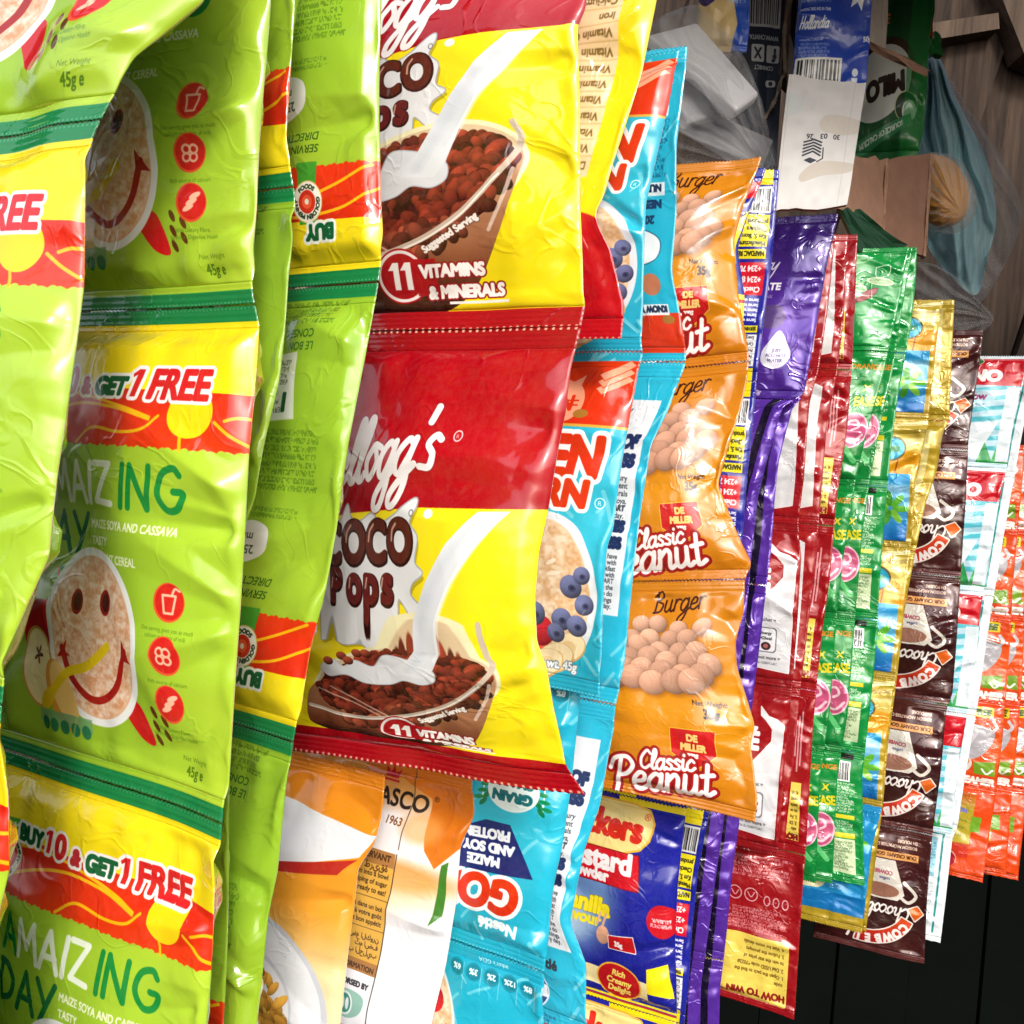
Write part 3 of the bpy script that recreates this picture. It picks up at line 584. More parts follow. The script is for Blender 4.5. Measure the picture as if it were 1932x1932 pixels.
def art_purple():
    h = 138; a = Art(h, 5, '43207c'); rnd = rg(61)
    a.a[:] = vgrad([(0, '2a1258'), (40, '381a74'), (80, '5a2ea6'), (138, '46208a')])(*a.grid((0, 0, a.W, a.H)))
    a.hand('Cadbury', 20, 45, 7.6, 1.1, 'cfc9dc', shear=.35, sx=.86)
    a.text('CHOCOLATE', 70, 58, 7.6, 'f0edf6', .35, al='r'); a.text('INSTANT DRINK', 66, 64.5, 3.8, 'a79ac4', al='r')
    a.ell(22, 92, 34, 30, '8a6fae'); a.ell(22, 92, 33, 29, '30135e'); a.ell(20, 90, 30, 25, 'd9d3e6'); a.ell(20, 90, 28, 22, '6f4a34'); a.ell(68, 78, 10, 9, '5a3f7e')
    a.poly([(76, 88), (83, 98), (86, 106), (82, 114), (74, 116), (67, 112), (66, 104), (70, 96)], 'd5d5e4', smooth=True)
    for k, t in enumerate(('JUST', 'ADD HOT', 'WATER')): a.text(t, 76, 104 + k * 3.6, 3.4, '4a3a70', .12, al='c', sx=.9)
    a.text('3', 46, 129, 11, 'dccfa6', .5); a.text('in1', 56, 129, 9.5, 'dccfa6', .5); a.text('Weight 30g', 50, 134.5, 4.4, 'cfc4de', .1)
    return a
def art_purple_back():
    h = 138; a = Art(h, 4, '5c30a8'); rnd = rg(62); a.rect(84, 0, 91, 138, '140a2c')
    a.fine(20, 92, 78, 118, 12, 'b9abd2', rnd, .7); a.rect(40, 124, 80, 134, 'c9c4d4', .7)
    return a

def art_nes():
    h = 134; a = Art(h, 5, '960a12'); rnd = rg(71)
    a.a[:] = vgrad([(0, '860810'), (20, '9c0a14'), (110, '960a12'), (134, '840810')])(*a.grid((0, 0, a.W, a.H)))
    a.text('NESCAFÉ', 77, 52, 20, 'f0eef0', 1.3, al='r', sx=.9); a.rect(8, 30, 66, 32, 'f0eef0')
    cream = [(69, 17), (72, 20), (76, 24), (84, 26), (90, 30), (92, 60), (92, 122), (40, 118), (41, 96), (48, 84), (44, 74), (52, 66), (60, 60), (66, 62), (74, 52), (80, 44), (80, 34), (74, 27), (70, 24)]
    cream = [(min(x + 7 + (x > 60) * 1, 96) if y > 30 or x < 80 else x + 7, y) for x, y in cream]
    a.poly(cream, vgrad([(18, 'e6e4e6'), (122, 'd3d3d6')]), out=(.5, 'f4f2f2')); a.ell(64, 14, 1.6, 1.6, 'e8e6e8'); a.ell(50, 56, 1.8, 2.4, 'e8e6e8'); a.ell(30, 80, 16, 14, '5a2c18'); a.ell(30, 80, 13, 11, '7c4424')
    a.text('1 sachet =', 76, 81, 4, '55565c', .1, al='c'); a.rect(68, 86, 85, 107, '77787e', r=3); a.rect(69, 87, 84, 106, 'e3e3e6', r=3); a.text('Energy', 76.5, 92, 3.2, '44454a', .1, al='c'); a.text('42kcal', 76.5, 96.5, 3.6, '44454a', .15, al='c'); a.ell(76.5, 101.8, 4, 3.4, '3a2022'); a.ell(76.5, 101.8, 2, 1.7, 'a5605a')
    a.text('Find out more >', 76, 112.5, 3.8, '55565c', .15, al='c'); a.fine(64, 114.5, 88, 117, 1, '6a6a70', rnd)
    return a
def art_nes_stripe():
    """folded sachet of the same print: long pale stripe in red"""
    h = 134; a = Art(h, 3, '980a14'); a.poly([(74, 18), (80, 12), (90, 16), (93, 118), (76, 122), (70, 90), (75, 60)], 'd9d8da', out=(.6, 'f2f0f0'))
    return a
def art_nes_back():
    """as it stands in the picture: already turned over"""
    h = 134; a = Art(h, 5, '980a14'); rnd = rg(72); pi = math.pi
    a.rect(0, 74, 92, 128, 'e6cc58', r=2); a.text('HOW TO WIN', 90, 119, 8.2, '8a1414', .5, rot=pi, sx=.92)
    for k, t in enumerate(('4. Visit for more details', '3. Follow the prompts', 'to win the star prize of', '2. Dial USSD code *7022#', '1. Open the pack to find the', 'code')): a.text(t, 88, 79 + k * 6, 4.4, '6a4a14', .12, rot=pi, sx=.85)
    a.fine(30, 8, 90, 26, 6, 'dfa9ac', rnd); a.bars(2, 8, 34, 26, rnd); a.rect(2, 34, 30, 66, 'c9c4c6'); a.fine(3, 36, 29, 64, 9, '6a5a5c', rnd); a.fine(34, 52, 90, 71, 7, 'dfa9ac', rnd)
    for x in (42, 56): a.ell(x, 41, 6, 6, 'd79ca2'); a.ell(x, 41, 5, 5, '980a14'); a.line([(x - 3, 39), (x, 43), (x + 3, 39)], .9, 'd79ca2')
    for x in (70, 78, 86): a.ell(x, 44, 3, 4.4, 'd79ca2'); a.ell(x, 44, 2, 3.2, '980a14')
    return a
def art_nes_side():
    h = 134; a = Art(h, 5, '980a14'); rnd = rg(73); a.rect(76, 76, 93, 124, 'e6cc58')
    for k in range(8): a.text(('1. Op', 'win', '2. Di', '3. Fo', 'to w', 'pack', 'next', '4. Vi')[k], 91, 118 - k * 5, 4, '5a4a14', .15, rot=math.pi, sx=.8)
    a.text('HOW', 92, 119, 6, '8a1414', .6, rot=math.pi)
    for k in range(6): a.rect(78 + k * 2.4, 16 + (k * 7) % 11, 79.4 + k * 2.4, 70 - (k * 5) % 17, 'e2b4b6', .8)
    return a

def art_mint():
    h = 134; a = Art(h, 4.4, '0c8a3c'); rnd = rg(81); a.a[:] = vgrad([(0, '0a8a3a'), (134, '0b7c34')])(*a.grid((0, 0, a.W, a.H)))
    a.ell(86, 80, 14, 18, 'e9b3c4'); a.ell(86, 80, 12.6, 16.5, 'c2527a'); a.line([(86, 80), (91, 76), (88, 70), (80, 73), (78, 86), (88, 92), (96, 84)], 2.4, 'efc4d0'); a.line([(82, 96), (87, 102), (94, 110)], 5, '5cbf72')
    a.text('EASE', 99, 54, 13, 'd9c820', .5, al='r', sx=.66, rot=-.08); a.text('X', 86, 40, 9, 'd9c820', .4); a.text('ORANGE', 98, 18, 7, 'd98a28', .3, al='r'); a.ell(40, 116, 14, 10, 'e8e4de'); a.ell(40, 116, 11, 8, '6a3a1c')
    return a
def art_mint_back():
    h = 134; a = Art(h, 4.4, '0d8a3d'); rnd = rg(82)
    a.rect(66, 2, 90, 8, '111a12'); a.bars(68, 10, 88, 30, rnd); a.fine(64, 31, 92, 62, 11, 'd5e6c6', rnd, .95); a.rect(64, 64, 92, 68, 'e0cf2a'); a.fine(64, 70, 92, 80, 4, 'd5e6c6', rnd, .95); a.rect(64, 83, 92, 88, 'e0cf2a'); a.rect(64, 89, 92, 124, 'cfe0b4'); a.fine(67, 91, 90, 121, 10, '5c7a52', rnd, .8)
    return a
def art_mint_top():
    h = 134; a = Art(h, 4.4, '0c8f3e'); rnd = rg(83)
    for q, (x, y, t) in enumerate(((58, 50, .5), (70, 62, -.8), (48, 68, -.2), (80, 44, .2))): a.ell(x, y, 13, 5, ('c9d8a8', '8a3a44', 'a9cf8a', 'd8e2c0')[q], rot=t); a.ell(x, y, 11, 3.6, ('5fae5a', 'b06a6a', '4f9f4e', '9cc48a')[q], rot=t); a.line([(x - 10, y), (x + 10, y + 1)], .6, 'e6efd6')
    a.line([(74, 26), (86, 24), (86, 36), (76, 38), (74, 26)], 1, 'c9e0c9'); a.ell(34, 104, 26, 17, '5a341c'); a.ell(33, 104, 23, 15, 'e9e6e0'); a.text('V', 42, 112, 20, '1a1412', 1.5, shear=.2)
    return a

def art_gold():
    h = 134; a = Art(h, 4.4, 'c7a830'); rnd = rg(91); a.a[:] = vgrad([(0, 'b39728'), (30, 'd9c060'), (60, 'c0a02c'), (134, 'a88c24')])(*a.grid((0, 0, a.W, a.H)))
    for k in range(3): a.line([(0, 30 + k * 9), (40, 14 + k * 8), (100, 4 + k * 9)], 4, ('e8dca0', '98801e', 'e3d184')[k])
    a.poly([(0, 40), (60, 30), (100, 36), (100, 62), (0, 62)], 'df9a18'); a.ell(72, 33, 14, 13, '6a5a20'); a.ell(72, 33, 12.2, 11.2, '1f9fc4'); a.rect(64, 30, 80, 36, '1c7a4a'); a.line([(80, 44), (79, 56), (76, 74)], 1.3, '9a4a12')
    a.rect(0, 58, 95, 127, vgrad([(58, '2a9fd2'), (66, '1d90cc'), (72, '8fc6e6'), (92, '4aa8da'), (127, '0b62b0')]))
    for q in range(7): a.ell(78 + 10 * math.cos(q * .9), 94 + 10 * math.sin(q * .9), 8, 3.4, ('5cb02e', '7fc43e', '3f9226')[q % 3], rot=q * .9)
    return a
def art_gold_end():
    """as it stands in the picture"""
    h = 134; a = Art(h, 4.4, '1d90cc'); a.rect(0, 0, 60, 96, 'e6ddb0', r=9); a.rect(0, 0, 40, 60, 'e6ddb0')
    a.ell(38, 74, 17, 15, '1b3a8a'); a.ell(38, 74, 12.5, 10.5, 'e6ddb0'); a.line([(38, 80), (38, 62), (47, 62)], 4, '1b3a8a', False); a.rect(0, 98, 100, 122, '0f74b8'); a.rect(0, 118, 100, 134, 'b39728')
    for q in range(6): a.ell(80 + 8 * math.cos(q), 40 + 8 * math.sin(q), 8, 3.2, ('5cb02e', '7fc43e')[q % 2], rot=q)
    return a
def art_gold_back():
    h = 134; a = Art(h, 3, 'b89b28'); rnd = rg(92); a.rect(84, 10, 90, 120, 'e4d9a0', .7); a.fine(30, 20, 80, 110, 20, '8a741c', rnd, .5); return a

def art_cow():
    """as it stands in the picture: turned over"""
    h = 122; a = Art(h, 5, '3d1512'); rnd = rg(101); pi = math.pi
    a.a[:] = vgrad([(0, '4a1d18'), (40, '42161a'), (80, '2f0d0b'), (122, '4a1c1a')])(*a.grid((0, 0, a.W, a.H)))
    a.rect(16, 22, 90, 29, 'e0a05c'); a.text('OUR CREAMY GOODNESS', 88, 23.6, 4.6, '5a2a12', .2, rot=pi, sx=.92); a.text('BOISSON AROMATISEE CHOCOLAT', 88, 14.8, 4, 'e3c9b4', .1, rot=pi, sx=.78); a.text('EN POUDRE', 88, 9.8, 4, 'e3c9b4', .1, rot=pi, sx=.8)
    a.poly([(48, 30), (70, 30), (80, 62), (74, 68), (56, 68), (36, 60), (40, 42)], 'ded8cc'); a.line([(79, 50), (90, 60), (84, 68), (76, 64)], 3, 'ded8cc'); a.ell(57, 60, 20, 8.5, 'ded8cc'); a.ell(57, 60, 18, 7, '9a6a56'); a.text('COWBELL', 68, 41, 5, 'a8344a', .2, rot=pi + .05, sx=.9); a.text('coffee', 66, 47, 4, '5a5a80', .1, rot=pi)
    a.ell(18, 46, 10, 12, '7a2a2c'); a.ell(22, 52, 6, 6, '2a3a7a'); a.ell(14, 38, 6, 5, 'e3dedc', op=.7)
    a.hand('Chocolate', 86, 74, 7.4, 1.7, 'f3ece6', rot=pi, shear=.2, sx=.92)
    # the curved name band
    cx, cy = 46, 66; band = []
    for t in np.linspace(-.1, 1.35, 24): band.append((cx + 44 * math.sin(-t + 1.15) * 1.0, cy + 38 * math.cos(-t + 1.15) + 9))
    for t in np.linspace(1.35, -.1, 24): band.append((cx + 34 * math.sin(-t + 1.15), cy + 27 * math.cos(-t + 1.15) + 8))
    a.poly(band, vgrad([(70, 'e2641a'), (112, 'b81a1a')]), out=(1.2, 'f1e6dc'))
    for k, ch in enumerate('COWBELL'):
        t = 1.02 - k * .235; a.text(ch, cx + 37.6 * math.sin(t) + 0, cy + 31 * math.cos(t) + 8, 11, 'f4ede8', .8, rot=pi - t * .82, al='c', sx=.86)
    a.poly([(84, 74), (92, 70), (97, 76), (90, 84)], 'e2641a', out=(1, 'f1e6dc'))
    a.rect(0, 116, 100, 122, '5c2a28', .7)
    return a
def art_dano():
    h = 140; a = Art(h, 5, 'c4dce8'); rnd = rg(111)
    a.a[:] = vgrad([(0, 'd8e6ee'), (70, 'a9cfe0'), (140, 'bcd8e4')])(*a.grid((0, 0, a.W, a.H)))
    for k in range(7): a.poly([(0, 52 + k * 12), (60, 42 + k * 12), (100, 34 + k * 13), (100, 39 + k * 13), (55, 49 + k * 12), (0, 57 + k * 12)], '45b4c4', .9)
    a.rect(0, 4, 100, 38, 'c40d20'); a.ell(48, 7.5, 14, 6.5, 'c9c2a0'); a.ell(48, 7.5, 13, 5.7, '2f6a44'); a.text('Arla', 48, 10, 7, 'eef0e6', .4, al='c'); a.text('DANO', 80, 32, 19, 'f1eeee', 1.4, al='r', sx=.95)
    a.rect(0, 44, 78, 60, 'c4dce8', .7); a.text('Cool Cow', 70, 56, 12.5, '8a2060', .5, al='r', sx=.9); a.fine(30, 60, 70, 64, 1, '4a6a8a', rnd)
    a.ell(18, 76, 12, 13, '17151c'); a.ell(16, 86, 8, 8, 'e8c6cc'); a.ell(26, 74, 5, 6, 'f0f0f2'); a.poly([(36, 88), (86, 82), (70, 128), (30, 130)], 'dfe9ef'); a.poly([(70, 134), (76, 108), (86, 134)], '2f9a52', smooth=False); a.poly([(84, 134), (90, 100), (100, 112), (100, 134)], '3fae5c'); a.rect(88, 40, 100, 132, 'd9e6ec')
    return a
def art_dano_back():
    h = 140; a = Art(h, 4, 'dfe6ea'); rnd = rg(112); a.rect(62, 6, 92, 8, '1d8a8a'); a.rect(90, 6, 92, 130, '1d8a8a'); a.rect(64, 12, 86, 60, '8fc4d4'); a.fine(65, 14, 85, 58, 12, '4a8aa0', rnd); a.fine(64, 66, 86, 120, 14, '8a98a4', rnd, .8); a.rect(70, 122, 80, 128, '2a2a30'); return a
def art_creamer():
    h = 118; a = Art(h, 5, 'd8480f'); rnd = rg(121)
    a.a[:] = vgrad([(0, 'd23f0e'), (60, 'dd5312'), (118, 'd0400e')])(*a.grid((0, 0, a.W, a.H)))
    a.rect(36, 8, 88, 22, 'd9c21e', r=2); a.text('1 FREE', 84, 19, 11, '3a5a14', .8, al='r', shear=.15, sx=.9)
    a.ell(10, 40, 26, 20, 'a81430'); a.rect(18, 34, 34, 46, '1c6a44', r=2); a.text('OKI', 26, 43, 8, 'eee', .5, al='c')
    a.poly([(70, 84), (94, 80), (96, 102), (72, 102)], '6f9a22'); a.poly([(34, 40), (60, 32), (90, 40), (84, 66), (64, 82), (46, 72), (38, 56)], 'a9a6ac', smooth=True); a.poly([(40, 42), (60, 36), (72, 42), (58, 70), (48, 66)], 'c9c6ca', smooth=True); a.line([(84, 44), (92, 34), (88, 26)], 4, 'c6c4c8'); a.line([(52, 38), (66, 34), (86, 38)], 1.4, 'f4f2f2')
    a.ell(44, 88, 24, 16, 'd8d4d0'); a.ell(44, 84, 21, 11, 'b98650'); a.line([(34, 84), (44, 79), (54, 84), (44, 88), (38, 85)], 1.8, 'e8cfa6'); a.line([(80, 92), (86, 98), (92, 92)], 2.4, 'eef0e6')
    a.rect(0, 100, 100, 118, 'd2420e'); a.text('CREAMER', 96, 114, 13, 'f2ece4', 1.0, al='r', sx=.88, shear=.1)
    return a
def art_creamer_back():
    h = 118; a = Art(h, 4, 'd8440f'); rnd = rg(122)
    a.rect(8, 8, 78, 78, vgrad([(8, 'c0561a'), (30, 'a9962a'), (78, 'b3a32e')])); a.rect(76, 38, 88, 58, '6a9a22'); a.fine(14, 28, 72, 66, 8, '5a6a1e', rnd, .7); a.text('Oki', 60, 34, 7, '6a6ac0', .4); a.rect(8, 74, 78, 92, 'c02a20', .8)
    a.ell(40, 96, 26, 15, 'e3a090'); a.ell(40, 97, 25, 14, 'a8142c'); a.rect(26, 96, 56, 106, '2a6a5a', r=1); a.text('Oki', 41, 104.5, 8.5, 'e8e6dc', .5, al='c'); a.ell(42, 91, 7, 4, 'd8606a')
    return a
def art_flakes():
    h = 140; a = Art(h, 6, 'e8940f'); rnd = rg(131)
    a.a[:] = vgrad([(0, 'd97f1c'), (20, 'e08a18'), (58, 'eda030'), (84, 'f4dca8'), (140, 'f1e6cc')])(*a.grid((0, 0, a.W, a.H)))
    a.poly([(0, 12), (40, 16), (100, 25), (98, 34), (80, 39), (50, 45), (20, 55), (0, 60)], 'e6e7ec'); a.poly([(20, 55), (50, 45), (80, 39), (98, 35), (92, 42), (60, 47), (18, 60)], 'b5241c')
    a.ell(54, 104, 42, 38, 'cdd0d8'); a.ell(53, 102, 40, 34, 'eceef2'); a.ell(50, 104, 30, 24, 'd8dae2'); a.ell(50, 105, 29, 23, 'f4f4f6')
    for q in range(170):
        r_, t = math.sqrt(rnd.random()), rnd.uniform(0, 6.28); a.ball(50 + 25 * r_ * math.cos(t), 105 + 17 * r_ * math.sin(t), rnd.uniform(3, 6), rnd.uniform(1.4, 3), np.clip(lin('e0a040') * rnd.uniform(.8, 1.15), 0, 1), rnd.uniform(0, 3), .55, 1.3, rnd)
    for x, y in ((58, 88), (49, 87)): a.ball(x, y, 5, 2.6, 'd2542a', .4, .7, 1.3, rnd)
    a.ell(46, 138, 8, 5, '1a1416'); a.ell(70, 138, 8, 5, '1a1416')
    return a
def art_flakes_back():
    h = 140; a = Art(h, 6, 'e9e9ee'); rnd = rg(132)
    a.a[:] = vgrad([(0, 'de8a20'), (14, 'e6a85c'), (24, 'eceaf0'), (44, 'f0ecea'), (60, 'ecebf0'), (140, 'eeeef2')])(*a.grid((0, 0, a.W, a.H)))
    a.poly([(40, 0), (100, 0), (100, 30), (90, 40), (84, 34), (80, 14), (66, 8), (46, 10)], 'd9741a'); a.ell(80, 26, 10, 6, 'e8a050', op=.6, soft=.6); a.ell(70, 46, 30, 6, 'e0862a', op=.75, soft=.7); a.ell(60, 52, 34, 8, 'f0c078', op=.5, soft=.9)
    a.poly([(93, 38), (96, 36), (96, 58), (92, 62)], '3f7a2a')
    class Sh:                                           # the same print set 24 further right
        def __getattr__(q, n):
            f = getattr(a, n)
            def g(*v, **k):
                v = list(v); o = 24
                if n in ('poly', 'line'): v[0] = [(x + o, y) for x, y in v[0]]
                elif n == 'text': v[1] += o
                elif n == 'rect': v[0] += o; v[2] += o
                else: v[0] += o
                return f(*v, **k)
            return g
    s_ = Sh()
    s_.text('NASCO', 55, 20, 9.6, '1d1a1c', .25, al='r'); s_.text('®', 57, 15, 3, '1d1a1c'); s_.text('1963', 38, 27, 4.6, '7a4a14', .1); s_.poly([(32, 9), (31, 5), (34, 7), (35.5, 4), (37, 7), (40, 5), (39, 9)], 'c81a20'); s_.rect(31.5, 9.6, 39.5, 10.6, 'c81a20')
    s_.rect(16, 38, 47, 44, 'a8743c'); s_.rect(16, 44, 47, 84, 'd9a844'); s_.rect(16, 84, 47, 89, 'a8743c'); s_.text('POUR SERVANT', 45, 41.8, 3.6, '4a2a10', .15, al='r'); s_.text('طريقة', 44, 46, 4, '4a2a10', .1, al='r')
    for k, t in enumerate(('straight into a bowl', 'helping of sugar', 'and ready to eat!', '', 'directement dans un bol', 'sucre à votre goût', 'et bon appétit', '', 'ضع الكورن', 'ثم اضف', 'اسكب الحليب')): s_.text(t, 45, 49 + k * 3.25, 2.9, '3c2610', .08, al='r') if t else s_.rect(16, 47.5 + k * 3.25, 47, 47.8 + k * 3.25, '6a4a20')
    s_.text('NUTRITION INFORMATION', 45, 88, 3, '4a2a10', .12, al='r'); s_.rect(47.6, 0, 48.1, 36, '5a4a3a'); s_.line([(47.6, 38), (46.6, 90), (45, 140)], .5, '2a2622', False)
    s_.text('ENDORSED BY', 34, 95, 3.1, '2a2a2e', .2, al='c'); s_.poly([(25, 98), (36, 97), (43, 99), (42, 105), (35, 109), (27, 107), (24, 102)], '8fbcae', smooth=True); s_.ell(33, 103, 4.4, 5, 'e6efec'); s_.ell(33, 103, 3.5, 4.1, '3f8f80'); s_.ell(32, 103, 1, 2.6, 'e6efec'); s_.ell(34.4, 103, 1, 2.6, 'e6efec')
    for k, t in enumerate(('NUTRITION', 'SOCIETY', 'OF NIGERIA')): s_.text(t, 33, 115 + k * 3.6, 3.4, '2a2a2e', .25, al='c')
    s_.ell(33, 132, 8, 7.4, '6a9a92'); s_.ell(33, 132, 7.2, 6.6, 'e9eef0'); s_.ell(33, 132, 6, 5.4, '9fc4bd'); s_.text('حلال', 33, 133.6, 5.6, '224a48', .2, al='c'); s_.text('HALAL', 33, 136.6, 2.6, '224a48', .1, al='c')
    return a

def art_milk_a():
    h = 150; a = Art(h, 4, '1c3fae'); rnd = rg(141); a.a[:] = vgrad([(0, '1a3aa6'), (150, '1f46b8')])(*a.grid((0, 0, a.W, a.H)))
    a.text('FULL CREAM', 52, 14, 9, 'e6d23a', .5, sx=.85); a.text('EVAPORATED', 52, 24, 9, 'e6d23a', .5, sx=.85); a.text('MILK', 68, 34, 9, 'e6d23a', .5, sx=.85)
    a.fine(4, 2, 50, 28, 5, 'b9c8ee', rnd, .9); a.text('STORE IN COOL DRY PLACE', 4, 38, 5, 'dfe6f6', .2, sx=.8); a.fine(4, 40, 54, 66, 5, 'a9b9e6', rnd, .8); a.text('NAFDAC REG NO 01-7340', 4, 74, 4.6, 'dfe6f6', .15, sx=.8)
    a.hand('Hollandia', 5, 90, 5.6, 1.5, 'f2f4fa', shear=.3, sx=.92); a.text('MANUFACTURED BY', 6, 101, 4.2, 'cfdaf4', .12, sx=.85); a.fine(5, 103, 52, 118, 4, 'a9b9e6', rnd, .8)
    a.poly([(84 + (17 if k % 2 else 9) * math.cos(k * .45), 54 + (20 if k % 2 else 11) * math.sin(k * .45)) for k in range(14)], 'eef1f8'); a.text('50g', 92, 102, 7, 'f0f2fa', .3); a.bars(2, 118, 66, 148, rnd); a.ell(84, 132, 4, 4, 'e6ecf8'); a.poly([(80, 137), (88, 137), (86, 148), (82, 148)], 'e6ecf8')
    return a
def art_milk_b():
    h = 150; a = Art(h, 3, '1c4cb4'); rnd = rg(142); a.poly([(0, 0), (45, 20), (62, 60), (80, 120), (70, 150), (0, 150)], 'd9bc80'); a.ell(20, 60, 30, 40, '3a2a6a'); a.text('FULL CREAM', 8, 24, 12, '6a6a10', .8); a.fine(58, 20, 96, 96, 11, 'a9bde8', rnd); a.text('MILK', 10, 44, 14, 'e6d23a', .8)
    return a
def art_milo():
    h = 190; a = Art(h, 4, '14662c'); rnd = rg(151); pi = math.pi
    a.a[:] = vgrad([(0, '1c5a38'), (60, '124a26'), (100, '0f5a28'), (190, '125c2c')])(*a.grid((0, 0, a.W, a.H)))
    a.poly([(26, 0), (70, 0), (60, 44), (30, 44)], '3a6a56', .8); a.text('THE', 30, 74, 12, 'd0642a', .6, sx=.9)
    a.ell(46, 122, 42, 34, '3a2416', rot=-.5); a.ell(44, 126, 40, 31, 'd9dcd6', rot=-.5); a.text('MILO', 72, 116, 23, '2a1a14', 1.6, rot=pi - .22, sx=.9, shear=.1); a.ell(78, 146, 13, 13, 'd8cf9a'); a.ell(78, 146, 12, 12, '123a20'); a.ell(82, 150, 8, 9, 'e3e3de')
    a.poly([(14, 176), (84, 152), (88, 162), (18, 188)], '3a8a5a'); a.text('SOURCE OF CALCIUM', 76, 158, 6.4, 'd9ead9', .3, rot=pi - .33, sx=.88); a.rect(76, 0, 100, 190, '1b8a36', .55)
    return a
def art_navy():
    """as it stands: the carton lies on its head"""
    h = 330; a = Art(h, 3, '16243e'); rnd = rg(161); pi = math.pi
    a.text('6', 96, 14, 18, 'cfd4da', 1, rot=pi); a.bars(12, 16, 88, 78, rnd, '20242c', 'd6d9dd'); a.text('151', 70, 16, 14, 'd6d9dd', .8, rot=pi)
    a.text('WWW.CHIVITA', 86, 92, 11, 'c4cad2', .5, rot=pi, sx=.9); a.rect(20, 108, 52, 138, 'd6d9dd', r=4); a.rect(58, 108, 90, 138, 'd6d9dd', r=4); a.text('f', 78, 114, 30, '16243e', 1.6, rot=pi, al='c'); a.text('X', 36, 114, 26, '16243e', 1.0, rot=pi, al='c')
    a.text('CONNECT', 76, 144, 10, 'c4cad2', .5, rot=pi); a.rect(58, 168, 84, 180, 'd6d9dd', r=5); a.ell(71, 174, 5, 4, '16243e')
    return a
def art_carton():
    """as it stands: turned over, with scuffs"""
    h = 170; a = Art(h, 5, 'cdcac8'); rnd = rg(171)
    n = nz(a.H, a.W, 9, rnd); a.a *= (1 - .06 * n)[..., None]
    a.poly([(48, 54), (62, 46), (100, 52), (98, 70), (62, 72), (50, 66)], 'b9aea2', smooth=True, op=.7); a.poly([(30, 126), (52, 110), (98, 112), (96, 124), (60, 128), (34, 136)], 'b5a99c', smooth=True, op=.8); a.poly([(0, 20), (24, 30), (14, 50), (0, 46)], 'b9c4c2', smooth=True, op=.5)
    for x, t in ((72, '30'), (55, '03'), (37, '26')): a.text(t, x, 73, 9.5, '2a2830', .25, rot=math.pi - .03, al='c')
    for k in range(5): a.line([(30, 102 - k * 4.4), (43, 96 - k * 4), (53, 102 - k * 4.4)], 2.2, '1c2030', False)
    a.line([(56, 92), (57, 106), (50, 110)], 1.6, '1c2030', False); a.poly([(32, 108), (40, 104), (50, 108), (42, 112)], '1c2030')
    a.rect(3, 0, 3.6, 170, 'aaa5a0'); a.rect(86, 0, 86.8, 170, 'b0aba6')
    return a
# ------------------------------------------------------------------ materials
def nn(nt, t, **kw):
    n = nt.nodes.new(t)
    for k, v in kw.items(): setattr(n, k, v)
    return n
def principled(name, colour=(.5, .5, .5), rough=.5, metal=0, spec=.5, coat=0, trans=0, alpha=1):
    m = bpy.data.materials.new(name); m.use_nodes = True; b = m.node_tree.nodes['Principled BSDF']
    b.inputs['Base Color'].default_value = (*colour, 1); b.inputs['Roughness'].default_value = rough; b.inputs['Metallic'].default_value = metal
    b.inputs['Specular IOR Level'].default_value = spec; b.inputs['Coat Weight'].default_value = coat; b.inputs['Coat Roughness'].default_value = .035
    b.inputs['Transmission Weight'].default_value = trans; b.inputs['Alpha'].default_value = alpha
    return m, m.node_tree, b

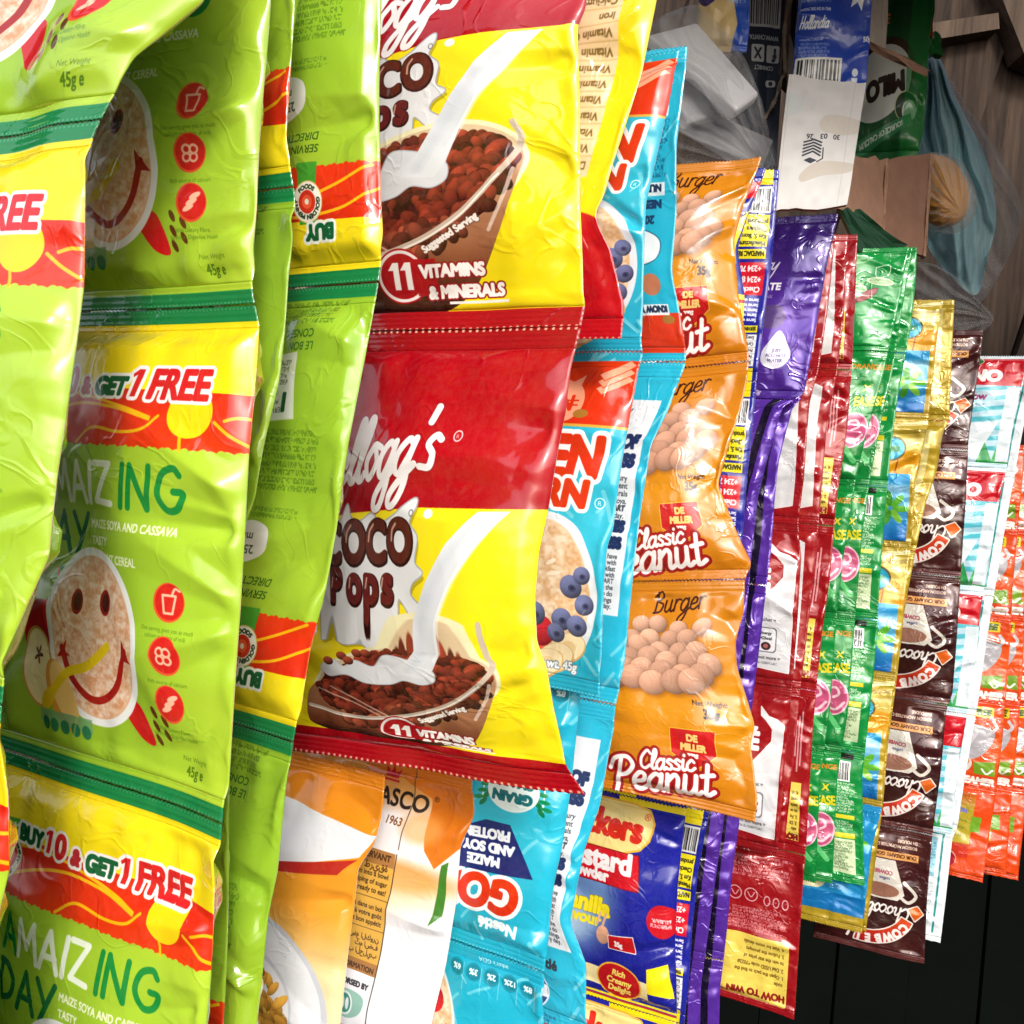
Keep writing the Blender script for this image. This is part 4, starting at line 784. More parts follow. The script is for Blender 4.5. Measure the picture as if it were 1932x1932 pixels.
def film(name, art, rough=.2, metal=.0, crinkle=.25, scale=6, coat=1.0, sat=1.0):
    """printed laminate: the print under a clear glossy skin, with fine crinkles"""
    m, nt, b = principled(name, rough=rough, metal=metal, coat=coat)
    L = nt.links.new
    ti = nn(nt, 'ShaderNodeTexImage', image=art.image(name), interpolation='Cubic', extension='EXTEND')
    gm = nn(nt, 'ShaderNodeTexNoise'); gm.inputs['Scale'].default_value = 300; gm.inputs['Detail'].default_value = 6; gr = nn(nt, 'ShaderNodeMapRange'); gr.inputs[1].default_value = .3; gr.inputs[2].default_value = .7; gr.inputs[3].default_value = .95; gr.inputs[4].default_value = 1.02
    gx = nn(nt, 'ShaderNodeVectorMath', operation='SCALE'); L(ti.outputs[0], gx.inputs[0]); L(gm.outputs[0], gr.inputs[0]); L(gr.outputs[0], gx.inputs['Scale'])
    du = nn(nt, 'ShaderNodeTexNoise'); du.inputs['Scale'].default_value = 45; du.inputs['Detail'].default_value = 7; du.inputs['Roughness'].default_value = .7; dr = nn(nt, 'ShaderNodeMapRange'); dr.inputs[1].default_value = .42; dr.inputs[2].default_value = .75; dr.inputs[3].default_value = 0; dr.inputs[4].default_value = .03; L(du.outputs[0], dr.inputs[0])
    dm = nn(nt, 'ShaderNodeMix', data_type='RGBA'); dm.inputs[7].default_value = (.52, .5, .46, 1); L(dr.outputs[0], dm.inputs[0]); L(gx.outputs[0], dm.inputs[6]); L(dm.outputs[2], b.inputs['Base Color'])
    uv = nn(nt, 'ShaderNodeTexCoord'); oi = nn(nt, 'ShaderNodeObjectInfo'); ad = nn(nt, 'ShaderNodeVectorMath', operation='ADD'); mul = nn(nt, 'ShaderNodeVectorMath', operation='MULTIPLY')
    cx = nn(nt, 'ShaderNodeCombineXYZ'); L(oi.outputs['Random'], cx.inputs[2]); L(uv.outputs['UV'], mul.inputs[0]); mul.inputs[1].default_value = (1, 1.4, 7)
    sc_ = nn(nt, 'ShaderNodeVectorMath', operation='SCALE'); sc_.inputs['Scale'].default_value = 13.0; L(cx.outputs[0], sc_.inputs[0]); L(mul.outputs[0], ad.inputs[0]); L(sc_.outputs[0], ad.inputs[1])
    n1 = nn(nt, 'ShaderNodeTexNoise'); n1.inputs['Scale'].default_value = scale; n1.inputs['Detail'].default_value = 1.5; n1.inputs['Distortion'].default_value = .6; L(ad.outputs[0], n1.inputs['Vector'])
    vo = nn(nt, 'ShaderNodeTexNoise'); vo.inputs['Scale'].default_value = scale * .9; vo.inputs['Detail'].default_value = 2.2; vo.inputs['Distortion'].default_value = .9; of_ = nn(nt, 'ShaderNodeVectorMath', operation='ADD'); of_.inputs[1].default_value = (7.3, 2.1, 4.4); L(ad.outputs[0], of_.inputs[0]); L(of_.outputs[0], vo.inputs['Vector'])
    ab = nn(nt, 'ShaderNodeMath', operation='SUBTRACT'); ab.inputs[1].default_value = .5; L(vo.outputs[0], ab.inputs[0]); aa = nn(nt, 'ShaderNodeMath', operation='ABSOLUTE'); L(ab.outputs[0], aa.inputs[0])
    mr = nn(nt, 'ShaderNodeMapRange'); mr.inputs[1].default_value = 0; mr.inputs[2].default_value = .045; mr.inputs[3].default_value = 1; mr.inputs[4].default_value = 0; L(aa.outputs[0], mr.inputs[0])
    # creases only in patches
    pm = nn(nt, 'ShaderNodeTexNoise'); pm.inputs['Scale'].default_value = 2.6; L(ad.outputs[0], pm.inputs['Vector']); pr = nn(nt, 'ShaderNodeMapRange'); pr.inputs[1].default_value = .44; pr.inputs[2].default_value = .6; L(pm.outputs[0], pr.inputs[0])
    cm = nn(nt, 'ShaderNodeMath', operation='MULTIPLY'); L(mr.outputs[0], cm.inputs[0]); L(pr.outputs[0], cm.inputs[1])
    su = nn(nt, 'ShaderNodeMath', operation='MULTIPLY_ADD'); su.inputs[1].default_value = .22; L(cm.outputs[0], su.inputs[0]); L(n1.outputs[0], su.inputs[2])
    bp = nn(nt, 'ShaderNodeBump'); bp.inputs['Strength'].default_value = crinkle; bp.inputs['Distance'].default_value = .004; L(su.outputs[0], bp.inputs['Height'])
    L(bp.outputs[0], b.inputs['Normal']); L(bp.outputs[0], b.inputs['Coat Normal'])
    rr = nn(nt, 'ShaderNodeMapRange'); rr.inputs[3].default_value = rough * .75; rr.inputs[4].default_value = rough * 1.5; L(n1.outputs[0], rr.inputs[0]); L(rr.outputs[0], b.inputs['Roughness'])
    return m

def mesh(name, verts, faces, mats, parent=None, uv=None, smooth=True, fmat=None):
    me = bpy.data.meshes.new(name); V = np.asarray(verts, np.float32); 
    if isinstance(faces, np.ndarray):
        nf, k = faces.shape
        me.vertices.add(len(V)); me.vertices.foreach_set('co', V.ravel()); me.loops.add(nf * k); me.loops.foreach_set('vertex_index', faces.ravel().astype(np.int32))
        me.polygons.add(nf); me.polygons.foreach_set('loop_start', np.arange(0, nf * k, k, dtype=np.int32)); me.update(calc_edges=True)
    else: me.from_pydata([tuple(map(float, q)) for q in V], [], faces); 
    if uv is not None:
        l = me.uv_layers.new(name='UVMap'); li = np.empty(len(me.loops), np.int32); me.loops.foreach_get('vertex_index', li); l.data.foreach_set('uv', np.asarray(uv, np.float32)[li].ravel())
    for m in (mats if isinstance(mats, (list, tuple)) else [mats]): me.materials.append(m)
    if fmat is not None: me.polygons.foreach_set('material_index', np.asarray(fmat, np.int32))
    me.polygons.foreach_set('use_smooth', np.full(len(me.polygons), smooth)); me.validate(); me.update()
    o = bpy.data.objects.new(name, me); col.objects.link(o)
    if parent is not None: o.parent = parent; o.matrix_parent_inverse = parent.matrix_world.inverted()
    return o
def tag(o, label, cat, group=None, kind=None):
    o['label'] = label; o['category'] = cat
    if group: o['group'] = group
    if kind: o['kind'] = kind
    return o
def empty(name, loc):
    o = bpy.data.objects.new(name, None); col.objects.link(o); o.location = loc; o.matrix_world = Matrix.Translation(loc); o.empty_display_size = .02; return o

# ------------------------------------------------------------------ sachets
def vnoise(x, y, rnd, n=32):
    g = rnd.random((n, n)) * 2 - 1; i, j = np.floor(x).astype(int), np.floor(y).astype(int); fx, fy = x - i, y - j
    fx = fx * fx * (3 - 2 * fx); fy = fy * fy * (3 - 2 * fy)
    return (g[j % n, i % n] * (1 - fx) + g[j % n, (i + 1) % n] * fx) * (1 - fy) + (g[(j + 1) % n, i % n] * (1 - fx) + g[(j + 1) % n, (i + 1) % n] * fx) * fy
def crumple(u, v, rnd, k=12, sharp=40):
    """facets with sharp creases: difference of two upper envelopes of random planes"""
    o = 0
    for sg in (1, -1):
        f = []
        for _ in range(k):
            t = rnd.uniform(0, 2 * math.pi); g = rnd.uniform(.5, 1.3); c = rnd.uniform(0, 1, 2); f.append(g * (math.cos(t) * (u - c[0]) + math.sin(t) * (v - c[1])))
        f = np.stack(f); m = f.max(0); o = o + sg * (m + np.log(np.exp((f - m) * sharp).sum(0)) / sharp)
    return (o - o.mean()) / (o.std() + 1e-6)

class Sachet:
    """one bag of a strip between two cross seals; p(u, v) gives its middle sheet"""
    def __init__(s, PL0, PR0, PL1, PR1, edge, T, seed, seal, wr, gath, zig, W, H, sag, side=.9):
        s.c = [np.array(q) for q in (PL0, PR0, PL1, PR1)]; s.edge = edge; s.T = T; s.seed = seed; s.seal = seal; s.wr = wr; s.g = gath; s.zig = zig; s.W = W; s.H = H; s.sag = sag; s.side = side
        ac = (s.c[1] + s.c[3] - s.c[0] - s.c[2]); dn = (s.c[2] + s.c[3] - s.c[0] - s.c[1]); n = np.cross(dn, ac); s.n = n / np.linalg.norm(n)
        if s.n[1] > 0: s.n = -s.n
    def surf(s, u, v, sgn):
        c = s.c; u_, v_ = u[..., None], v[..., None]
        base = (c[0] * (1 - u_) + c[1] * u_) * (1 - v_) + (c[2] * (1 - u_) + c[3] * u_) * v_
        eR, eL = s.edge(v)                                   # 3D offsets of the two long edges
        base = base + eR * (u_ ** 2) + eL * ((1 - u_) ** 2)
        sl = s.seal; t = np.clip((v - sl) / (1 - 2 * sl), 0, 1); inside = (v > sl) & (v < 1 - sl)
        r0 = rg(s.sseed); wave = s.g * (.9 * vnoise(u * 2.6 + 5, (v + s.i) * 2.0, r0) + .35 * vnoise(u * 6, (v + s.i) * 3.0, r0))
        r0 = rg(s.seed)
        gth = s.g * (np.exp(-t / .10) + np.exp(-(1 - t) / .10)) * np.minimum(1, np.minimum(t, 1 - t) / .03) * (vnoise(u * 8, v * 1.3 + 9, r0) + .6 * vnoise(u * 15, v * 1.6, r0))
        eu = np.minimum(u, 1 - u); ev = np.minimum(t, 1 - t) * s.H / s.W
        pil = (np.clip(1 - (2 * u - 1) ** 2, 0, 1) ** .62) * (np.clip(1 - (2 * t - 1) ** 2, 0, 1) ** .55)
        a_, b_ = eu / .30, ev / .34; k = 9; mit = -np.log(np.exp(-k * a_) + np.exp(-k * b_) + np.exp(-k)) / k
        h = s.T * (.55 * pil + .45 * np.clip(mit, 0, 1))
        r1 = rg(s.seed * 7 + (1 if sgn > 0 else 2)); win = np.clip(np.minimum(eu / .05, np.minimum(t, 1 - t) / .05), 0, 1); win = win * win * (3 - 2 * win)
        q = v * s.H / s.W
        pa = np.clip(.5 + 1.4 * vnoise(u * 2.3 + 3, q * 2.3, r1), 0, 1)
        cr_ = crumple(u, q, r1, 12, 60) * .55 + crumple(u * 2.4, q * 2.4, r1, 20, 34) * .5 * (.35 + .65 * pa) + crumple(u * 5, q * 5, r1, 34, 30) * .36 * pa
        # pinches: creases that run inwards from the long edges
        for _ in range(7):
            ud = u if r1.random() < .5 else 1 - u; v0 = r1.uniform(.06, .94); sl_ = r1.uniform(-.5, .5); wd = r1.uniform(.02, .05); fl = r1.uniform(.15, .4); am = r1.uniform(.8, 2.3) * (1 if r1.random() < .65 else -1); ln = r1.uniform(.12, .38)
            cr_ = cr_ - am * np.clip(1 - np.abs(t - v0 - sl_ * ud) / (wd + fl * ud * .5), 0, 1) * np.exp(-ud / ln) * np.minimum(1, ud / .03)
        for (pu, pv, ru, rv, am) in s.patch + [(r1.uniform(.1, .95), r1.uniform(.1, .9), r1.uniform(.12, .25), r1.uniform(.08, .2), r1.uniform(.2, .5)) for _ in range(4)]:
            wn = np.clip(1.3 - np.sqrt(((u - pu) / ru) ** 2 + ((t - pv) / rv) ** 2), 0, 1); cr_ = cr_ + am * wn * crumple(u * 8 + q * 2, q * 7, r1, 40, 34)
        sp = np.exp(-eu / .10) * np.minimum(1, eu / .02) * (vnoise(v * 11, u * 2, r1) + .5 * vnoise(v * 23, u * 3, r1)) * np.minimum(1, np.minimum(t, 1 - t) / .04)
        hh = np.where(inside, np.maximum(h, .0), 0) + .00018
        own = s.wr * (cr_ * win + s.side * sp); own = sgn * np.maximum(sgn * own, -.86 * hh)      # the two films never pass through each other
        d = wave + gth * .9 + own
        # the cross seals carry fine ridges
        rid = np.where(inside, 0, .00007 * np.sin(v * s.H / .0021 * 2 * math.pi))
        p = base + s.n * (d + sgn * hh + rid)[..., None]
        p = p + np.array((0, 0, -1.)) * (s.sag * (4 * u * (1 - u)))[..., None]
        return p
    def grid(s, u0v, nu, v0, v1, nv, texv, flip, name, mats, parent, zig=(False, False)):
        U, V = np.meshgrid(np.linspace(0, 1, nu), np.linspace(v0, v1, nv))
        Vg = V.copy()
        for k, e in ((0, zig[0]), (-1, zig[1])):
            if e: tri = np.abs((U[k] * s.zig[0]) % 1 - .5) * 2 - .5; Vg[k] = Vg[k] + tri * s.zig[1] / s.H
        F = s.surf(U, Vg, 1); B = s.surf(U, Vg, -1); N = nu * nv
        verts = np.concatenate([F.reshape(-1, 3), B.reshape(-1, 3)])
        tv = texv(V); TU = s.um[0] + s.um[1] * U; uvf = np.stack([TU, 1 - tv], -1)
        if flip: uvf = 1 - uvf
        uvb = np.stack([1 - TU, 1 - tv], -1)
        if flip: uvb = 1 - uvb
        uv = np.concatenate([uvf.reshape(-1, 2), uvb.reshape(-1, 2)])
        I = np.arange(N).reshape(nv, nu); q = np.stack([I[:-1, :-1], I[1:, :-1], I[1:, 1:], I[:-1, 1:]], -1).reshape(-1, 4)
        ring = np.concatenate([I[0, :], I[1:, -1], I[-1, -2::-1], I[-2:0:-1, 0]]); nx = np.roll(ring, -1)
        rim = np.stack([ring, nx, nx + N, ring + N], -1)
        faces = np.concatenate([q, q[:, ::-1] + N, rim]); fm = np.concatenate([np.zeros(len(q)), np.ones(len(q)), np.zeros(len(rim))])
        return mesh(name, verts, faces, mats, parent, uv, True, fm)

SEED = [100]
def strip(label, edge, rows, d, W, yaw, arts, flip=False, T=.009, wr=.0021, gath=.0026, res=(56, 84), seal=.045, tilt=None, zig=(46, .0009), group=None, warp=None, sag=0, cat='sachet strip', ltw=0, name='sachet_strip', um=(0, 1), patch=None):
    """a hanging strip of joined sachets. edge: its right-hand long edge in the picture; rows: where the cross seals meet that edge;
    d: distance of that edge from the lens at the first and last row; W: width in metres; yaw: turn about the plumb line."""
    e = sorted(edge, key=lambda q: q[1]); ey = np.array([q[1] for q in e], float); ex = np.array([q[0] for q in e], float)
    d0, d1 = (d, d) if not isinstance(d, tuple) else d
    hd = np.array((-math.cos(R(yaw)), math.sin(R(yaw)), 0.))
    def RP(y):
        yy = np.atleast_1d(np.asarray(y, float)); k = 9.
        xs = np.mean([np.interp(yy + o, ey, ex) for o in (-k, -k / 2, 0, k / 2, k)], 0)
        dd = d0 + (d1 - d0) * np.clip((yy - rows[0]) / (rows[-1] - rows[0]), -1, 2)
        base = np.array((0, 0, CAMZ)) + np.outer((xs - 966) / FPX * dd, np.array(cr)) - np.outer((yy - 966) / FPX * dd, np.array(cu)) - np.outer(dd, np.array(cb))
        return base
    pts = RP(rows); tl = tilt if tilt is not None else [0] * len(rows)
    lefts = [p + hd * W + np.array((0, 0, -1.)) * t for p, t in zip(pts, tl)]
    cz = (pts[-1] + lefts[-1]) / 2
    root = empty(name, Vector(cz)); tag(root, label, cat, group)
    n = len(rows) - 1; sseed = SEED[0] * 3 + 11
    for i in range(n):
        SEED[0] += 1; seed = SEED[0]; r = rg(seed)
        a = arts[i] if isinstance(arts, list) else arts
        fl = flip[i] if isinstance(flip, (list, tuple)) else flip
        H = np.linalg.norm(pts[i + 1] - pts[i])
        def edge_off(v, i=i, r=rg(seed + 5000)):
            ln = pts[i] * (1 - v[..., None]) + pts[i + 1] * v[..., None]
            yy = rows[i] * (1 - v) + rows[i + 1] * v
            act = RP(yy.ravel()).reshape(*v.shape, 3)
            lo = W * .035 * (np.sin(v * math.pi) * 1.0) + .012 * W * vnoise(v * 5, v * 0 + .5, r)
            return act - ln, (-hd) * lo[..., None]
        wp = (warp or {}).get(i)
        tv = (lambda v, wp=wp: np.interp(v, *wp)) if wp else (lambda v: v)
        S = Sachet(lefts[i], pts[i], lefts[i + 1], pts[i + 1], edge_off, T, seed, seal, wr, gath, zig, W, H, sag); S.i = i; S.sseed = sseed; S.um = um; S.patch = (patch or {}).get(i, [])
        nu, nv = res; sn = 19 if nu > 60 else 11
        body = S.grid(None, nu, seal, 1 - seal, nv, tv, fl, 'sachet', a, root)
        g = .0003 / H
        S.grid(None, max(nu, zig[0] * 2 + 1 if nu > 40 else nu), g, seal, sn, tv, fl, 'end_seal', a, body, (True, False))
        S.grid(None, max(nu, zig[0] * 2 + 1 if nu > 40 else nu), 1 - seal, 1 - g, sn, tv, fl, 'end_seal', a, body, (False, True))
    return root
# ------------------------------------------------------------------ the hanging strips, from the nearest to the farthest
M = {}
def mat(k, art, **kw):
    if k not in M: M[k] = film('film_' + k, art, **kw)
    return M[k]
gf = mat('green_front', art_green_front(), rough=.22); gb = mat('green_back', art_green_back(), rough=.22)
cf = mat('coco_front', art_coco_front(), rough=.17, crinkle=.3); cbk = mat('coco_back', art_coco_back(), rough=.17, crinkle=.3)
mp = mat('morn_promo', art_morn_front(True), rough=.2, crinkle=.3); mf = mat('morn_front', art_morn_front(False), rough=.2, crinkle=.3); mb = mat('morn_back', art_morn_back(), rough=.2, crinkle=.35); mpn = mat('morn_panel', art_morn_panel(), rough=.2, crinkle=.35)
pf = mat('peanut', art_peanut(), rough=.2, crinkle=.2)
uf = mat('custard', art_custard(), rough=.2, crinkle=.28); ub = mat('custard_back', art_custard_back(), rough=.2, crinkle=.28); ue = mat('custard_edge', art_custard_edge(), rough=.2, crinkle=.28)
hf = mat('purple', art_purple(), rough=.22, metal=.3, crinkle=.32); hb = mat('purple_back', art_purple_back(), rough=.22, metal=.35, crinkle=.4)
nf = mat('coffee', art_nes(), rough=.24, metal=.08, crinkle=.3); nsd = mat('coffee_side', art_nes_side(), rough=.24, metal=.08, crinkle=.3); nst = mat('coffee_stripe', art_nes_stripe(), rough=.24, metal=.08, crinkle=.3); nb = mat('coffee_back', art_nes_back(), rough=.26, metal=.15, crinkle=.4)
tf = mat('mint', art_mint(), rough=.2, metal=.1, crinkle=.32); tb = mat('mint_back', art_mint_back(), rough=.2, metal=.1, crinkle=.32); tt = mat('mint_top', art_mint_top(), rough=.2, metal=.1, crinkle=.3)
yf = mat('gold', art_gold(), rough=.25, metal=.2, crinkle=.3); ye = mat('gold_end', art_gold_end(), rough=.25, metal=.2, crinkle=.4); yb = mat('gold_back', art_gold_back(), rough=.25, metal=.35, crinkle=.35)
wf = mat('cocoa', art_cow(), rough=.25, metal=.2, crinkle=.3)
df = mat('dano', art_dano(), rough=.22, metal=.05, crinkle=.3); db = mat('dano_back', art_dano_back(), rough=.22, metal=.05, crinkle=.3)
of = mat('creamer', art_creamer(), rough=.28, crinkle=.35); ob_ = mat('creamer_back', art_creamer_back(), rough=.28, crinkle=.35)
kf = mat('flakes', art_flakes(), rough=.17, crinkle=.25); kb = mat('flakes_back', art_flakes_back(), rough=.17, crinkle=.25)

HI, MID, LO = (118, 160), (56, 80), (36, 52)
strip('lime green cereal sachet strip with red sun band, cut off, hanging before all other strips',
      [(500, -900), (430, -200), (380, 0), (300, 62), (245, 105), (195, 190), (165, 250), (155, 300), (150, 540), (140, 620), (110, 900), (95, 1050), (50, 1150), (8, 1250), (-6, 1400), (10, 1500), (10, 1640), (-10, 1720), (-60, 2400)],
      [-850, 220, 1330, 2420], .265, .112, 32, (gf, gb), T=.010, res=HI, zig=(64, .0004))
strip('lime green cereal sachet strip with complete smiling porridge bowl facing forward',
      [(505, -320), (499, 0), (487, 195), (476, 394), (467, 465), (469, 551), (482, 611), (476, 760), (470, 870), (465, 1000), (455, 1150), (430, 1440), (418, 1536), (413, 1600), (410, 1676), (402, 1851), (395, 1932), (380, 2400)],
      [-380, 572, 1555, 2500], .30, .124, 32, (gf, gb), T=.010, res=HI, zig=(64, .0004), um=(-.107, 1.107))
strip('narrow sliver of green cereal sachet strip turned over behind the smiling bowls',
      [(555, -400), (551, 0), (543, 262), (562, 367), (562, 450), (547, 525), (525, 714), (499, 837), (484, 939), (461, 1002), (450, 1163), (430, 1300), (415, 1932)],
      [-530, 355, 1240, 2125], .325, .112, 34, (gb, gf), flip=True, T=.006, res=HI, zig=(64, .0004))
strip('green cereal sachet strip hung upside down, its back print beside the red and yellow sachets',
      [(722, -400), (720, 0), (720, 375), (724, 443), (718, 484), (711, 536), (694, 638), (668, 800), (638, 995), (615, 1107), (585, 1220), (565, 1340), (555, 1395), (551, 1424), (539, 1501), (522, 1641), (504, 1728), (487, 1932), (470, 2300)],
      [-335, 531, 1400, 2260], .35, .112, 33, (gb, gf), flip=True, T=.007, res=HI, zig=(64, .0004))
strip('red and yellow chocolate cereal sachet strip with milk poured into a bowl',
      [(1150, -400), (1105, 17), (1091, 52), (1096, 196), (1094, 385), (1101, 574), (1089, 633), (1073, 692), (1063, 776), (1049, 846), (1030, 965), (1014, 1045), (1008, 1130), (1012, 1210), (1031, 1259), (1043, 1331), (1059, 1399), (1071, 1455), (1103, 1503)],
      [-260, 615, 1502], .385, .155, 32, (cf, cbk), T=.014, res=HI, wr=.002, tilt=[0, 0, .014], warp={1: ([0, .40, .43, .645, .715, .915, .93, 1], [0, .36, .385, .555, .568, .875, .955, 1])}, patch={1: [(.84, .2, .22, .18, 1.5), (.74, .34, .22, .06, 1.2)], 0: [(.9, .5, .14, .24, .9)]})
strip('yellow back of a chocolate cereal sachet with vitamin table and torn red end',
      [(1250, -300), (1239, 0), (1211, 140), (1183, 228), (1158, 301), (1138, 370), (1122, 400), (1127, 425), (1152, 473), (1169, 543), (1178, 574), (1172, 641)],
      [-240, 640], .42, .125, 30, (cbk, cf), flip=True, T=.007, res=HI, zig=(64, .0004))
strip('white and orange cornflakes sachet with flakes in a white plate below the red seal',
      [(735, 1300), (723, 1507), (719, 1543), (707, 1591), (675, 1639), (671, 1679), (655, 1799), (641, 1932), (630, 2200)],
      [1462, 2110], .455, .115, 30, (kf, kb), T=.010, res=HI, wr=.002)
strip('white cornflakes sachet back with brown serving table and round green seals',
      [(895, 1300), (891, 1491), (895, 1539), (870, 1595), (863, 1695), (843, 1819), (815, 1932), (800, 2200)],
      [1462, 2110], .475, .115, 30, (kb, kf), T=.009, res=HI, wr=.002)
strip('turquoise cereal sachet strip with orange prize band and fruit bowl, upright',
      [(1284, 95), (1264, 191), (1242, 280), (1218, 385), (1211, 578), (1207, 640), (1211, 670), (1203, 690), (1184, 808), (1171, 895), (1158, 1000), (1147, 1030), (1140, 1105), (1137, 1245), (1133, 1279), (1131, 1319)],
      [95, 662, 1318], .445, .11, 32, (mp, mb), T=.010, res=(88, 124))
strip('turquoise cereal sachet strip hung upside down with navy protein flash',
      [(1100, 1200), (1095, 1327), (1071, 1511), (1059, 1599), (1043, 1679), (1027, 1839), (1027, 1932), (1020, 2400)],
      [1270, 1835, 2400], .463, .11, 30, (mf, mb), flip=True, T=.008, res=(88, 124))
strip('turquoise cereal sachet strip back with white story panel beside the peanut sachets',
      [(1296, 95), (1277, 280), (1277, 400), (1267, 508), (1270, 532), (1286, 613), (1293, 668), (1291, 691), (1270, 736), (1260, 769), (1225, 840), (1205, 970), (1196, 1053), (1178, 1256), (1160, 1330), (1157, 1359), (1131, 1519), (1099, 1611), (1075, 1739), (1107, 1819), (1109, 1932), (1110, 2500)],
      [85, 682, 1330, 1960], .485, .11, 32, [(mb, mp), (mpn, mp), (mpn, mp)], flip=[True, False, False], T=.005, res=(88, 124))
strip('amber peanut sachet strip with red shield and white script lettering',
      [(1438, 296), (1428, 325), (1403, 385), (1384, 451), (1388, 500), (1393, 560), (1403, 612), (1412, 660), (1413, 681), (1410, 720), (1397, 775), (1381, 824), (1355, 915), (1371, 954), (1397, 1019), (1420, 1064), (1406, 1092), (1404, 1154), (1388, 1209), (1390, 1258), (1407, 1313), (1424, 1368), (1416, 1404), (1430, 1508), (1424, 1553)],
      [296, 681, 1093, 1552], (.56, .525), .094, 20, (pf, pf), T=.011, res=(88, 124), tilt=[.004, .012, .012, -.004])
strip('blue custard powder sachet strip with cream name plate and red oval, right way up',
      [(1445, 318), (1413, 400), (1392, 470), (1405, 560), (1400, 640), (1385, 760), (1360, 900), (1345, 1100), (1320, 1300), (1295, 1540), (1280, 1669), (1274, 1779), (1278, 1903), (1276, 1932), (1270, 2400)],
      [315, 715, 1120, 1525, 1928, 2330], .585, .105, 26, [(ue, ub), (ue, ub), (ue, ub), (uf, ub), (uf, ub)], T=.008, res=MID)
strip('blue custard sachet strip back with barcode and yellow, red and white print boxes',
      [(1470, 318), (1455, 500), (1431, 684), (1420, 795), (1410, 900), (1402, 1000), (1385, 1200), (1360, 1400), (1336, 1551), (1317, 1647), (1306, 1752), (1300, 1861), (1292, 1932), (1288, 2300)],
      [318, 720, 1125, 1530, 1932, 2330], .605, .105, 26, (ub, uf), T=.006, res=MID)
strip('purple foil hot chocolate sachet strip with silver script name, front side',
      [(1583, 404), (1562, 495), (1547, 580), (1530, 678), (1516, 750), (1480, 762), (1462, 820), (1446, 873), (1430, 938), (1420, 1035), (1405, 1193), (1392, 1290), (1375, 1450), (1365, 1556), (1355, 1628), (1338, 1752), (1322, 1862), (1312, 2200)],
      [404, 755, 1105, 1460, 1815, 2170], .635, .085, 25, [(hf, hb), (hb, hf), (hb, hf), (hb, hf), (hb, hf)], T=.007, res=MID, wr=.0013)
strip('plain purple foil sachet strip hanging behind the other purple strip',
      [(1516, 750), (1497, 765), (1482, 820), (1469, 873), (1462, 938), (1456, 1035), (1437, 1193), (1424, 1290), (1405, 1450), (1395, 1556), (1385, 1628), (1372, 1752), (1358, 1862), (1350, 2200)],
      [750, 1105, 1460, 1815, 2170], .655, .085, 25, (hb, hf), T=.006, res=MID, wr=.0013)
strip('red coffee sachet strip with pale cream splash and cup symbol',
      [(1575, 450), (1560, 600), (1545, 700), (1528, 760), (1518, 900), (1505, 990), (1512, 1050), (1505, 1170), (1495, 1290), (1480, 1450), (1468, 1610)],
      [440, 695, 990, 1300, 1612], .675, .082, 24, [(nst, nb), (nst, nb), (nf, nb), (nf, nb)], T=.005, res=MID)
strip('red coffee sachet strip folded narrow, a long pale stripe between its neighbours',
      [(1600, 445), (1592, 600), (1580, 700), (1560, 800), (1545, 990), (1528, 1150), (1510, 1300), (1480, 1600)],
      [442, 697, 990, 1300, 1605], .69, .08, 24, (nst, nb), T=.004, res=MID)
strip('red coffee sachet strip back with yellow prize box and white fine print',
      [(1618, 441), (1613, 580), (1608, 678), (1599, 808), (1579, 938), (1565, 1100), (1551, 1193), (1534, 1372), (1521, 1599), (1515, 1669), (1506, 1807), (1498, 1925)],
      [441, 698, 993, 1304, 1614, 1925], .708, .082, 24, [(nsd, nf), (nsd, nf), (nsd, nf), (nsd, nf), (nb, nf)], T=.004, res=MID, tilt=[0, 0, 0, 0, 0, -.006])
strip('green sweets sachet strip with pink swirl lollipops, front row',
      [(1715, 470), (1690, 600), (1668, 700), (1640, 800), (1615, 900), (1600, 1000), (1592, 1044), (1580, 1150), (1565, 1344), (1548, 1464), (1538, 1666)],
      [466, 664, 916, 1168, 1420, 1668], .73, .078, 24, [(tt, tb), (tf, tb), (tf, tb), (tf, tb), (tf, tb)], T=.005, res=MID, wr=.0014)
strip('green sweets sachet strip with pink swirls, squeezed between two green strips',
      [(1722, 469), (1700, 600), (1684, 700), (1662, 800), (1642, 900), (1628, 1000), (1616, 1134), (1600, 1344), (1580, 1464), (1570, 1668)],
      [466, 664, 916, 1168, 1420, 1668], .742, .078, 24, [(tt, tb), (tf, tb), (tf, tb), (tf, tb), (tf, tb)], T=.004, res=MID, wr=.0014)
strip('green sweets sachet strip back with pale label boxes and barcodes',
      [(1730, 468), (1728, 531), (1719, 615), (1695, 741), (1683, 831), (1671, 951), (1659, 1111), (1653, 1224), (1641, 1344), (1627, 1464), (1628, 1574), (1632, 1672)],
      [467, 666, 918, 1170, 1422, 1672], .757, .078, 24, [(tt, tb), (tb, tf), (tb, tf), (tb, tf), (tb, tf)], T=.004, res=MID, wr=.0013)
strip('gold and blue milk powder sachet strip with green leaves, front side',
      [(1780, 566), (1768, 640), (1750, 805), (1738, 850), (1728, 900), (1719, 1026), (1712, 1080), (1700, 1200), (1688, 1290), (1672, 1400), (1664, 1524), (1645, 1600), (1626, 1762)],
      [566, 790, 1035, 1282, 1522, 1762], .775, .082, 24, [(yf, yb), (yf, yb), (yf, yb), (yf, yb), (ye, yb)], T=.005, res=MID)
strip('plain gold back of milk powder sachet strip behind the blue panels',
      [(1801, 564), (1797, 651), (1791, 795), (1779, 816), (1767, 891), (1746, 951), (1725, 1053), (1716, 1100), (1707, 1149), (1692, 1284), (1676, 1398), (1667, 1509), (1650, 1640), (1634, 1755)],
      [564, 795, 1040, 1285, 1525, 1758], .795, .082, 24, (yb, yf), T=.004, res=LO)
